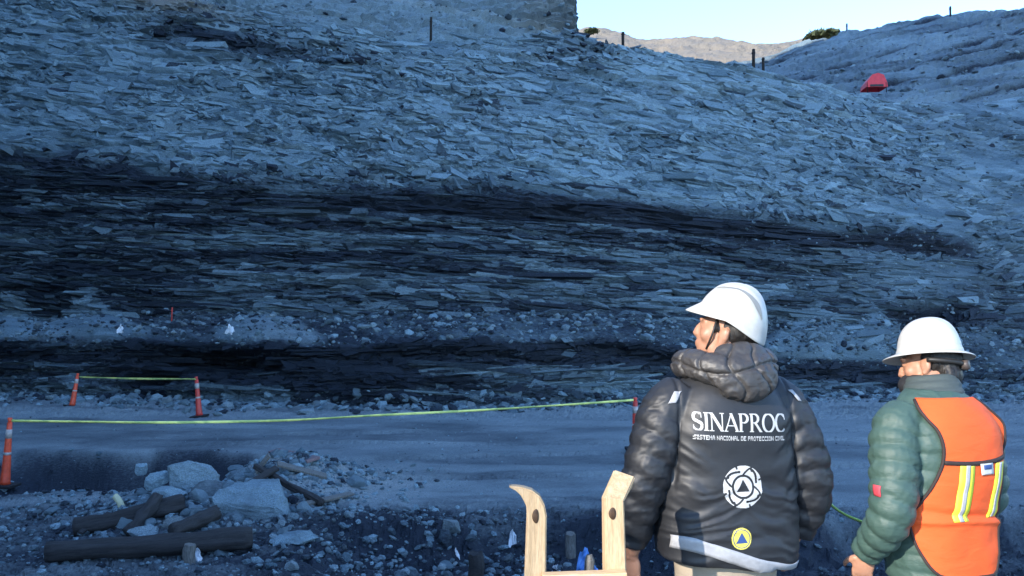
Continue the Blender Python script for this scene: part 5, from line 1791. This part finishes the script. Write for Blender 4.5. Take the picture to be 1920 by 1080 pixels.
def person_black():
    px0, py0 = 0.765, 2.92
    th_ = R(10)
    # body: one continuous skin-covered figure
    Mh = Matrix.Translation((0.030, 0.035, 1.605)) @ Matrix.Rotation(R(54), 4, 'Z') @ Matrix.Rotation(R(13), 4, 'X')
    bm = bmesh.new()
    head_geo(bm, Mh)
    tube(bm, [(0, -0.01, 1.40), (0, 0.005, 1.50), (0.026, 0.03, 1.60)], [0.07, 0.060, 0.058], 18)
    loft(bm, [(0.80, 0, 0, 0.16, 0.10, 0.10, 2.2), (1.05, 0, 0, 0.15, 0.09, 0.09, 2.2), (1.30, 0, 0, 0.17, 0.10, 0.10, 2.2), (1.42, 0, 0, 0.14, 0.07, 0.07, 2)], 28)
    armL = [(-0.165, -0.005, 1.41), (-0.235, -0.012, 1.32), (-0.310, -0.02, 1.09), (-0.330, 0.06, 0.835)]
    armR = [(0.165, -0.005, 1.41), (0.235, -0.012, 1.32), (0.305, -0.03, 1.09), (0.300, 0.06, 0.86)]
    for arm in (armL, armR):
        limb(bm, arm, [0.05, 0.05, 0.042, 0.030])
    hand(bm, (-0.330, 0.065, 0.822), (0.0, 0.12, -1), (0.5, 0.5, 0), (0.3, 1, 0))
    hand(bm, (0.300, 0.065, 0.85), (0.0, 0.12, -1), (-0.5, 0.5, 0), (-0.3, 1, 0))
    for s_ in (-1, 1):
        limb(bm, [(s_ * 0.09, 0, 0.86), (s_ * 0.10, 0.01, 0.48), (s_ * 0.11, -0.01, 0.06)], [0.085, 0.055, 0.04])
    me = remesh(bm, 0.0065, 3)
    body = link('person', me, M_skin)
    body.location = (px0, py0, gz(px0, py0)); body.rotation_euler = (0, 0, th_)
    tag(body, 'man with his back turned in a black padded jacket and white cap helmet', 'person', 'men in helmets looking at the pit')
    # trousers, boots
    bm = bmesh.new(); trousers(bm, 0.82, 1.0); link('trousers', remesh(bm, 0.009, 3), M_trouser, body)
    boots(body, 1.0, 0.0)
    # jacket
    bm = bmesh.new()
    loft(bm, [(0.815, 0.0, 0, 0.245, 0.16, 0.160, 2.5), (0.90, 0.0, 0, 0.250, 0.168, 0.166, 2.5), (1.02, 0.0, 0.0, 0.244, 0.165, 0.162, 2.5), (1.16, 0.0, 0.0, 0.236, 0.16, 0.168, 2.5),
              (1.30, 0, -0.004, 0.228, 0.15, 0.168, 2.45), (1.39, 0, -0.004, 0.200, 0.13, 0.150, 2.3), (1.45, 0, 0, 0.155, 0.11, 0.12, 2.1), (1.50, 0, 0.005, 0.10, 0.09, 0.09, 2.0)], 56, 0.01)
    limb(bm, [(-0.150, -0.005, 1.405), (-0.222, -0.012, 1.335), (-0.312, -0.022, 1.09), (-0.332, 0.050, 0.875)], [0.078, 0.090, 0.078, 0.056], puff=0.013, per=0.072, ph0=0.2, skew=0.02, s_start=0.10)
    limb(bm, [(0.150, -0.005, 1.405), (0.222, -0.012, 1.335), (0.308, -0.034, 1.09), (0.308, 0.045, 0.885)], [0.078, 0.090, 0.080, 0.062], puff=0.013, per=0.072, ph0=0.55, skew=-0.02, s_start=0.10)
    me = remesh(bm, 0.006, 3)
    co, no = get_co(me), get_no(me)
    x_, y_, z_ = co.T
    armm = sstep(0.235, 0.262, np.abs(x_) + 0.03 * (z_ - 1.1)) * sstep(1.46, 1.38, z_)
    tors = 1 - armm
    # strained folds: horizontal round the waist, fanning from the armpits
    warp = 0.06 * fbm(x_ * 5, z_ * 5, seed=701, octv=3)
    horiz = 1 - np.abs(fbm(x_ * 3.2 + y_ * 2, (z_ + warp + 0.12 * np.abs(x_)) * 17, seed=702, octv=3, gain=0.45)) * 2
    diag = 1 - np.abs(fbm((x_ * 0.6 + z_ * np.sign(x_) * -0.8) * 16 + 3, (x_ * 0.8 + z_ * np.sign(x_) * 0.6) * 4, seed=703, octv=3)) * 2
    wl_ = sstep(1.20, 1.02, z_)
    side = sstep(0.08, 0.19, np.abs(x_)) * sstep(0.95, 1.1, z_) * sstep(1.42, 1.3, z_)
    dsp = tors * (0.0125 * wl_ * horiz + 0.0105 * side * diag + 0.003 * fbm(x_ * 9, z_ * 12, y_ * 9, seed=704))
    wr = 1 - np.abs(fbm(x_ * 14, z_ * 30 + y_ * 10, y_ * 14, seed=705, octv=3)) * 2
    dsp += armm * (0.0050 * wr + 0.003 * fbm(x_ * 20, z_ * 20, y_ * 20, seed=706))
    # sewn seam where the sleeve is set in
    seam_ = np.exp(-((np.abs(x_) - (0.205 + 0.05 * np.clip(1.40 - z_, -0.05, 0.4))) / 0.006) ** 2) * sstep(1.05, 1.12, z_)
    dsp -= 0.006 * seam_
    co += no * dsp[:, None]
    # hem dips to the right
    co[:, 2] -= sstep(1.0, 0.82, z_) * 0.10 * x_ * (1 - armm)
    set_co(me, co)
    jk = link('jacket', me, M_black, body)
    bv = bvh_of(me)
    # reflective hem band
    rows = []
    for zz in np.linspace(0, 1, 5):
        rw = []
        for xv in np.linspace(-0.238, 0.226, 46):
            zb = 0.905 - 0.26 * (xv + 0.224) + 0.045 * (zz - 0.5)
            zb = 0.906 - 0.060 * sst(xv, -0.22, 0.05) - 0.050 * sst(xv, -0.05, 0.22) + 0.046 * (zz - 0.5)
            p = cast_back(bv, float(xv), float(zb), 0.004)
            rw.append(p if p is not None else rw[-1])
        rows.append(rw)
    strip('reflective_band', rows, M_silver, jk, 0.003)
    # shoulder flashes
    for s_, xa, xb in ((-1, -0.226, -0.200), (1, 0.214, 0.228)):
        rows = []
        for zz in np.linspace(1.36, 1.405, 8):
            rw = []
            for xv in np.linspace(xa, xb, 8):
                h = bv.ray_cast(Vector((xv + (1.395 - zz) * s_ * 0.6, -0.6, zz + 0.25)), Vector((0, 0.90, -0.42)).normalized())
                rw.append((h[0] + h[1] * 0.004) if h[0] is not None else (rw[-1] if rw else Vector((xv, -0.15, zz))))
            rows.append(rw)
        strip('shoulder_band', rows, M_silver, jk, 0.002)
    # print on the back
    off = 0.0022
    decal('lettering', word_mask('SINAPROC', -0.176, 1.281, 0.062, 0.335), -0.178, 0.161, 1.279, 1.346, 420, 84, bv, off, M_white_print, jk, lift=-0.035)
    decal('lettering', small_text_mask('SISTEMA NACIONAL DE PROTECCIÓN CIVIL', -0.174, 0.154, 1.252, 1.266), -0.176, 0.156, 1.251, 1.267, 440, 16, bv, off, M_white_print, jk, lift=-0.035)
    ex, ez = -0.012, 1.097

    def emblem(x, z):
        dx, dz = (x - ex) / 0.072, (z - ez) / 0.072
        r_ = np.hypot(dx, dz); a = np.arctan2(dz, dx)
        m_ = (r_ < 0.99) & (r_ > 0.57)
        q = np.mod(a + 0.35 + 0.9 * (r_ - 0.8), math.pi / 2)
        gap = q < 0.11 / np.maximum(r_, 0.3)
        # a curl cut into each of the four scrolls
        qa = np.mod(a + 0.35, math.pi / 2) - 0.95
        curl = (np.abs(r_ - 0.80 - 0.10 * np.sin(qa * 3)) < 0.055) & (np.abs(qa) < 0.42)
        curl |= np.hypot((qa - 0.42) * 0.8, r_ - 0.88) < 0.075
        notch = (r_ > 0.86) & (np.abs(np.mod(a + 0.05, math.pi / 4) - 0.39) < 0.05)
        m_ &= ~gap & ~curl & ~notch
        ring = (r_ < 0.46)
        tri = (dz > -0.24) & (dz < 0.34 - np.abs(dx) * 1.75)
        return m_ | (ring & ~tri)
    decal('emblem', emblem, ex - 0.073, ex + 0.073, ez - 0.073, ez + 0.073, 130, 130, bv, off, M_white_print, jk)
    cx, cz = -0.022, 0.925
    pt = decal('round_patch', lambda x, z: np.hypot(x - cx, z - cz) < 0.036, cx - 0.037, cx + 0.037, cz - 0.037, cz + 0.037, 64, 64, bv, off, M_yellow_print, jk)
    decal('patch_triangle', lambda x, z: (z - cz > -0.015) & (z - cz < 0.021 - np.abs(x - cx) * 1.7), cx - 0.03, cx + 0.03, cz - 0.03, cz + 0.03, 60, 60, bv, off + 0.0012, M_blue_print, pt)
    decal('patch_ring', lambda x, z: np.abs(np.hypot(x - cx, z - cz) - 0.030) < 0.0012, cx - 0.037, cx + 0.037, cz - 0.037, cz + 0.037, 90, 90, bv, off + 0.0012, M_blue_print, pt)
    # pale zip pulls at the right side pocket
    # hood
    bm = bmesh.new()
    hp = [(-0.085, 0.135, 1.475), (-0.122, 0.065, 1.500), (-0.128, -0.03, 1.505), (-0.092, -0.105, 1.495), (0.0, -0.142, 1.480), (0.092, -0.105, 1.497), (0.124, -0.03, 1.512), (0.118, 0.06, 1.508), (0.080, 0.13, 1.480)]
    limb(bm, hp, [0.040, 0.047, 0.051, 0.052, 0.052, 0.052, 0.050, 0.046, 0.040], seg=24)
    ell(bm, (0.012, -0.136, 1.468), (0.120, 0.058, 0.088), Matrix.Rotation(R(-20), 3, 'X'))
    ell(bm, (0.02, -0.095, 1.540), (0.098, 0.052, 0.042))
    me = remesh(bm, 0.005, 5)
    co, no = get_co(me), get_no(me)
    x_, y_, z_ = co.T
    # quilted panels: seams fan out from the middle of the hood
    ang = np.arctan2(x_ - 0.015, -(y_ - 0.02))
    seams = np.exp(-(np.abs(np.mod(ang * 2.1 + 0.3 * np.sin(z_ * 30), 1.0) - 0.5) / 0.055) ** 2) + np.exp(-((z_ - 1.497 - 0.02 * np.sin(ang * 3)) / 0.006) ** 2)
    cr = 1 - np.abs(fbm(x_ * 24, z_ * 24, y_ * 24, seed=711, octv=3)) * 2
    co += no * (-0.011 * np.minimum(1, seams) + 0.006 * cr)[:, None]
    set_co(me, co)
    link('hood', me, M_hood, body)
    # hair at nape and temple
    bm = bmesh.new()
    ell(bm, Mh @ Vector((0, -0.030, 0.030)), (0.082, 0.092, 0.080), Mh.to_3x3())
    ell(bm, Mh @ Vector((0, -0.075, -0.030)), (0.060, 0.035, 0.048), Mh.to_3x3())
    for s_ in (-1, 1):
        ell(bm, Mh @ Vector((s_ * 0.072, 0.030, 0.028)), (0.007, 0.011, 0.028), Mh.to_3x3())
    me = remesh(bm, 0.005, 3)
    co, no = get_co(me), get_no(me); co += no * (0.003 * vnoise(co[:, 0] * 120, co[:, 1] * 120, co[:, 2] * 40, seed=9))[:, None]; set_co(me, co)
    link('hair', me, M_hair, body)
    Mhel = Mh @ Matrix.Translation((0, -0.006, 0.036)) @ Matrix.Rotation(R(1), 4, 'X') @ Matrix.Diagonal((1.02, 1.02, 1.0, 1))
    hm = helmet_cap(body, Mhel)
    # chin strap
    for s_ in (-1, 1):
        bm = bmesh.new()
        tube(bm, [tuple(Mh @ Vector((s_ * 0.080, 0.030, 0.055))), tuple(Mh @ Vector((s_ * 0.079, 0.036, -0.01))), tuple(Mh @ Vector((s_ * 0.066, 0.048, -0.060)))], [0.004, 0.004, 0.004], 8)
        bm_obj('chin_strap', bm, M_strap, body)
    return body


# ---- man 2: orange vest
def helmet_brim(parent, M):
    """white full-brim hard hat"""
    prof = [(0.168, -0.010), (0.166, -0.006), (0.150, 0.002), (0.132, 0.010), (0.126, 0.016), (0.125, 0.030), (0.121, 0.034), (0.119, 0.050), (0.114, 0.080), (0.102, 0.112), (0.084, 0.138), (0.058, 0.157), (0.030, 0.166), (0.0008, 0.169)]
    nc = 72
    rows_ = []
    X = np.zeros((len(prof), nc)); Y = np.zeros_like(X); Z = np.zeros_like(X)
    for i, (r_, z_) in enumerate(prof):
        for j in range(nc):
            a = 2 * math.pi * j / nc
            kx, ky = 0.93, 1.10
            rr_ = r_
            if i < 4 and math.sin(a) > 0: rr_ = r_ + 0.018 * math.sin(a) ** 3 * (1 - i / 4)
            zz = z_
            if i >= 9:
                zz += 0.006 * math.exp(-((r_ * math.cos(a) * kx) / 0.015) ** 2)
            X[i, j], Y[i, j], Z[i, j] = rr_ * math.cos(a) * kx, rr_ * math.sin(a) * ky, zz
    me = grid_mesh('helmet', X, Y, Z, wrap=True, smooth=True)
    o = link('helmet', me, M_helmet, parent); o.matrix_local = M
    m_ = o.modifiers.new('thickness', 'SOLIDIFY'); m_.thickness = 0.004; m_.offset = 1
    m2_ = o.modifiers.new('sub', 'SUBSURF'); m2_.levels = 1; m2_.render_levels = 1
    bm = bmesh.new()
    box(bm, (0.0, -0.1335, 0.042), (0.034, 0.003, 0.006), Matrix.Rotation(0.1, 3, 'X'), 0.001)
    bm_obj('maker_plate', bm, M_helmet_grey, o, smooth=False)
    return o


def person_orange():
    px0, py0 = 1.638, 3.12
    th_ = R(20)
    lean = 0.05
    Mh = Matrix.Translation((0.062, 0.080, 1.478)) @ Matrix.Rotation(R(13), 4, 'Y') @ Matrix.Rotation(R(26), 4, 'Z') @ Matrix.Rotation(R(-13), 4, 'X')
    bm = bmesh.new()
    head_geo(bm, Mh)
    tube(bm, [(0, 0.0, 1.28), (0.028, 0.03, 1.38), (0.058, 0.068, 1.47)], [0.066, 0.058, 0.055], 18)
    loft(bm, [(0.72, 0, 0, 0.16, 0.10, 0.10, 2.2), (0.95, 0, 0, 0.15, 0.09, 0.09, 2.2), (1.18, 0, 0.0, 0.17, 0.10, 0.10, 2.2), (1.30, 0, 0.01, 0.14, 0.07, 0.07, 2)], 28)
    armL = [(-0.165, 0.0, 1.29), (-0.225, -0.01, 1.19), (-0.285, -0.05, 0.97), (-0.265, 0.10, 0.79)]
    armR = [(0.16, 0.01, 1.29), (0.205, 0.012, 1.19), (0.246, 0.012, 0.97), (0.212, 0.185, 0.84)]
    for arm in (armL, armR):
        limb(bm, arm, [0.05, 0.05, 0.042, 0.030])
    hand(bm, (-0.266, 0.100, 0.775), (0.05, 0.28, -0.96), (0.6, 0.5, 0.3), (0.5, 0.4, 0.5))
    hand(bm, (0.210, 0.203, 0.825), (-0.05, 0.75, -0.65), (-0.6, 0.3, 0.3), (-0.5, 0.4, 0.5))
    for s_ in (-1, 1):
        limb(bm, [(s_ * 0.09, 0, 0.78), (s_ * 0.10, 0.01, 0.44), (s_ * 0.11, -0.01, 0.06)], [0.085, 0.055, 0.04])
    body = link('person', remesh(bm, 0.0055, 3), M_skin)
    body.location = (px0, py0, gz(px0, py0)); body.rotation_euler = (0, 0, th_)
    tag(body, 'man looking down in an orange vest over a green quilted jacket, white full-brim helmet', 'person', 'men in helmets looking at the pit')
    bm = bmesh.new(); trousers(bm, 0.74, 1.0); link('trousers', remesh(bm, 0.009, 3), M_jean, body)
    boots(body, 1.0, 0.0)
    # quilted jacket
    bm = bmesh.new()

    def quilt(z, a):
        return 0.045 * (abs(math.sin(math.pi * (z + 0.006 * math.sin(3 * a)) / 0.062)) ** 0.5 - 0.6)
    loft(bm, [(0.70, 0, 0, 0.200, 0.15, 0.150, 2.4), (0.80, 0, 0, 0.208, 0.155, 0.152, 2.4), (0.95, 0, 0, 0.205, 0.15, 0.150, 2.4), (1.10, 0, 0, 0.215, 0.15, 0.160, 2.4), (1.22, 0, 0.0, 0.214, 0.14, 0.158, 2.4),
              (1.31, 0, 0.004, 0.190, 0.12, 0.135, 2.3), (1.375, 0, 0.01, 0.140, 0.10, 0.105, 2.1), (1.41, 0, 0.02, 0.090, 0.080, 0.080, 2.0)], 52, 0.007, quilt)
    limb(bm, [(-0.140, 0.0, 1.318), (-0.212, -0.008, 1.243), (-0.288, -0.055, 0.97), (-0.266, 0.092, 0.790)], [0.075, 0.086, 0.076, 0.055], step=0.007, puff=0.014, per=0.060, ph0=0.1, skew=0.012, s_start=0.03)
    limb(bm, [(0.135, 0.01, 1.318), (0.195, 0.012, 1.243), (0.248, 0.010, 0.97), (0.215, 0.165, 0.862)], [0.075, 0.086, 0.075, 0.055], step=0.007, puff=0.014, per=0.060, ph0=0.4, skew=-0.012, s_start=0.03)
    me = remesh(bm, 0.006, 2)
    co, no = get_co(me), get_no(me)
    x_, y_, z_ = co.T
    wr = 1 - np.abs(fbm(x_ * 22, z_ * 22, y_ * 22, seed=721, octv=3)) * 2
    co += no * (0.0035 * wr)[:, None]
    set_co(me, co)
    jk = link('jacket', me, M_green, body)
    # smooth form for the vest to hang from
    bm = bmesh.new()
    loft(bm, [(0.70, 0, 0, 0.206, 0.16, 0.158, 2.4), (0.80, 0, 0, 0.214, 0.162, 0.160, 2.4), (0.95, 0, 0, 0.212, 0.158, 0.160, 2.4), (1.10, 0, 0, 0.222, 0.158, 0.172, 2.4), (1.22, 0, 0.0, 0.226, 0.150, 0.168, 2.4),
              (1.31, 0, 0.004, 0.206, 0.128, 0.146, 2.3), (1.372, 0, 0.01, 0.160, 0.108, 0.115, 2.1), (1.41, 0, 0.02, 0.105, 0.09, 0.09, 2.0)], 52, 0.01)
    limb(bm, [(-0.140, 0.0, 1.323), (-0.20, -0.008, 1.258), (-0.24, -0.02, 1.1)], [0.078, 0.086, 0.06])
    limb(bm, [(0.140, 0.0, 1.323), (0.212, -0.012, 1.258), (0.262, -0.03, 1.1)], [0.078, 0.086, 0.06])
    fm = remesh(bm, 0.012, 4)
    bv = bvh_of(fm)
    # outline of the vest's back: (z, x left, x right)
    O = np.array([(0.739, -0.10, 0.08), (0.752, -0.145, 0.10), (0.80, -0.180, 0.115), (0.85, -0.195, 0.125), (0.945, -0.204, 0.135), (1.014, -0.187, 0.150), (1.072, -0.167, 0.172), (1.17, -0.137, 0.208), (1.21, -0.134, 0.222), (1.268, -0.142, 0.224), (1.31, -0.160, 0.195), (1.347, -0.170, 0.145), (1.378, -0.140, 0.09)])
    nz, nx = 96, 54

    def vest_pt(z, u, off, yd=1):
        xl, xr = pchip(O[:, 0], O[:, 1], np.array([z]))[0], pchip(O[:, 0], O[:, 2], np.array([z]))[0]
        x = xl + (xr - xl) * u
        p = cast_back(bv, float(x), float(z), off, yd)
        if p is None:
            for dz_ in (0.006, 0.012, 0.02, 0.03, 0.05):
                p = cast_back(bv, float(x), float(z - dz_), off, yd)
                if p is not None: break
        return p if p is not None else Vector((x, 0, z))

    def folds(z, u, x):
        f_ = 0.006 * float(fbm(np.array([x * 7]), np.array([z * 9]), seed=731)[0])
        f_ += 0.010 * math.exp(-((z - 0.942 + 0.05 * (u - 0.5) * (u - 0.2)) / 0.010) ** 2) - 0.010 * math.exp(-((z - 0.962 + 0.04 * (u - 0.5)) / 0.014) ** 2) * (0.5 + 0.5 * u)
        f_ += 0.004 * math.sin((z * 60 + u * 18)) * max(0, 0.35 - u) * (1 if z < 1.1 else 0)
        return f_
    zs = np.linspace(O[0, 0], O[-1, 0], nz)
    rows = []
    for z in zs:
        rows.append([vest_pt(z, u, 0.007 + folds(z, u, u * 0.35 - 0.17)) for u in np.linspace(0, 1, nx)])
    vest = strip('vest', rows, M_orange, body, 0.004)
    vm = vest.data
    vb = bvh_of(vm)
    # front panel, same cut
    rows_f = [[vest_pt(z, u, 0.008, -1) for u in np.linspace(0, 1, 24)] for z in zs[:-12:2]]
    strip('vest_front', rows_f, M_orange, vest, 0.004)
    for u_ in (0.06, 0.94):                                 # side straps
        pass
    # binding round the edge
    edge_pts = [r_[0] for r_ in rows] + rows[-1][1:] + [r_[-1] for r_ in rows[::-1]][1:] + rows[0][::-1][1:-1]
    bm = bmesh.new()
    pl = [tuple(p) for p in edge_pts[::2]] + [tuple(edge_pts[0])]
    # neckline has no binding: split into the outline without it
    left = [tuple(r_[0] + Vector((0, -0.001, 0))) for r_ in rows[::2]][::-1]
    bot = [tuple(p) for p in rows[0][::3]]
    right = [tuple(r_[-1] + Vector((0, -0.001, 0))) for r_ in rows[::2]]
    ring = left + bot[1:-1] + right
    tube(bm, ring, [0.0062] * len(ring), 8)
    bm_obj('binding', bm, M_trim, vest)

    def vstrip(name, x0a, x1a, x0b, x1b, za, zb, mat, off, n_=30, m_=5):
        rw = []
        for i in range(n_):
            t_ = i / (n_ - 1); z = za + (zb - za) * t_
            xa, xb = x0a + (x0b - x0a) * t_, x1a + (x1b - x1a) * t_
            r_ = []
            for k_ in range(m_):
                p = cast_back(vb, xa + (xb - xa) * k_ / (m_ - 1), z, off)
                r_.append(p if p is not None else (r_[-1] if r_ else rw[-1][k_]))
            rw.append(r_)
        return strip(name, rw, mat, vest, 0.002)
    # dark yoke seam
    rw = []
    for zz in (1.150, 1.158, 1.166):
        r_ = []
        for u in np.linspace(0.01, 0.99, 40):
            xl, xr = -0.140, 0.204
            p = cast_back(vb, xl + (xr - xl) * u, zz + 0.010 * u - 0.010 * math.sin(u * math.pi), 0.004)
            r_.append(p if p is not None else (r_[-1] if r_ else Vector((xl, -0.17, zz))))
        rw.append(r_)
    strip('yoke_seam', rw, M_trim, vest, 0.003)
    for xc, xd in ((-0.052, -0.079), (0.120, 0.085)):
        vstrip('reflective_stripe', xd - 0.030, xd + 0.030, xc - 0.030, xc + 0.030, 0.945, 1.147, M_lime, 0.004)
        vstrip('reflective_stripe', xd - 0.008, xd + 0.008, xc - 0.008, xc + 0.008, 0.945, 1.147, M_silver, 0.0065)
    tagp = vstrip('size_tag', 0.004, 0.066, 0.002, 0.066, 1.110, 1.150, M_white_print, 0.0075, 8, 5)
    vstrip('tag_print', 0.016, 0.054, 0.016, 0.054, 1.130, 1.145, M_blue_print, 0.010, 5, 5).parent = tagp
    # sleeve badge
    bvj = bvh_of(jk.data)
    rw = []
    for zz in np.linspace(1.035, 1.075, 6):
        r_ = []
        for yv in np.linspace(-0.075, -0.040, 6):
            h = bvj.ray_cast(Vector((-0.8, yv, zz)), Vector((1, 0, 0)))
            r_.append((h[0] + Vector((-0.003, -0.001, 0))) if h[0] is not None else (r_[-1] if r_ else Vector((-0.33, yv, zz))))
        rw.append(r_)
    strip('sleeve_badge', rw, simple('red_badge', (0.55, 0.06, 0.08), 0.6, 0.4, 0.1, 50), jk, 0.002)
    # stand-up collar and face cloth
    bm = bmesh.new()
    for k_, (z0, rx_, ry_) in enumerate(((1.385, 0.092, 0.090), (1.412, 0.084, 0.085), (1.436, 0.078, 0.080))):
        n_ = 28
        pts = [(rx_ * math.sin(2 * math.pi * i / n_) + 0.022 + 0.012 * k_, 0.034 + 0.014 * k_ - ry_ * math.cos(2 * math.pi * i / n_), z0 + 0.012 * (math.cos(2 * math.pi * i / n_))) for i in range(n_ + 1)]
        tube(bm, pts, [0.020] * (n_ + 1), 12)
    me = remesh(bm, 0.0055, 3)
    link('collar', me, M_collar, body)
    bm = bmesh.new()
    ell(bm, Mh @ Vector((0, 0.046, -0.062)), (0.076, 0.080, 0.055), Mh.to_3x3())
    ell(bm, Mh @ Vector((0, 0.036, -0.052)), (0.081, 0.080, 0.038), Mh.to_3x3())
    ell(bm, Mh @ Vector((0, 0.000, -0.085)), (0.078, 0.080, 0.040), Mh.to_3x3())
    ell(bm, Mh @ Vector((0, 0.035, -0.100)), (0.072, 0.075, 0.045), Mh.to_3x3())
    me = remesh(bm, 0.006, 3)
    co, no = get_co(me), get_no(me); co += no * (0.004 * fbm(co[:, 0] * 30, co[:, 1] * 30, co[:, 2] * 60, seed=741))[:, None]; set_co(me, co)
    link('face_cloth', me, M_cloth_black, body)
    bm = bmesh.new()
    ell(bm, Mh @ Vector((0, -0.028, 0.036)), (0.083, 0.094, 0.082), Mh.to_3x3())
    ell(bm, Mh @ Vector((0, -0.070, -0.025)), (0.066, 0.042, 0.050), Mh.to_3x3())
    me = remesh(bm, 0.005, 3)
    co, no = get_co(me), get_no(me); co += no * (0.003 * vnoise(co[:, 0] * 120, co[:, 1] * 120, co[:, 2] * 40, seed=19))[:, None]; set_co(me, co)
    link('hair', me, M_hair, body)
    Mhat = Mh @ Matrix.Translation((0, -0.002, 0.048)) @ Matrix.Diagonal((0.87, 0.87, 0.93, 1))
    hm = helmet_brim(body, Mhat)
    # suspension band with its turning knob at the nape
    bm = bmesh.new()
    pts = [tuple(Mh @ Vector((0.097 * math.sin(t_), -0.008 - 0.112 * math.cos(t_), 0.010 + 0.012 * (1 - math.cos(t_))))) for t_ in np.linspace(-1.5, 1.5, 24)]
    tube(bm, pts, [0.010] * 24, 10)
    bm_obj('headband', bm, M_strap, hm).matrix_parent_inverse = Mhat.inverted()
    bm = bmesh.new()
    tube(bm, [tuple(Mh @ Vector((0.0, -0.118, 0.008))), tuple(Mh @ Vector((0.0, -0.134, 0.006))), tuple(Mh @ Vector((0.0, -0.140, 0.006)))], [0.022, 0.021, 0.016], 20)
    bm_obj('adjuster_knob', bm, simple('grey_brown_plastic', (0.07, 0.055, 0.05), 0.5, 0.4, 0.1, 40), hm).matrix_parent_inverse = Mhat.inverted()
    return body


person_black()
person_orange()
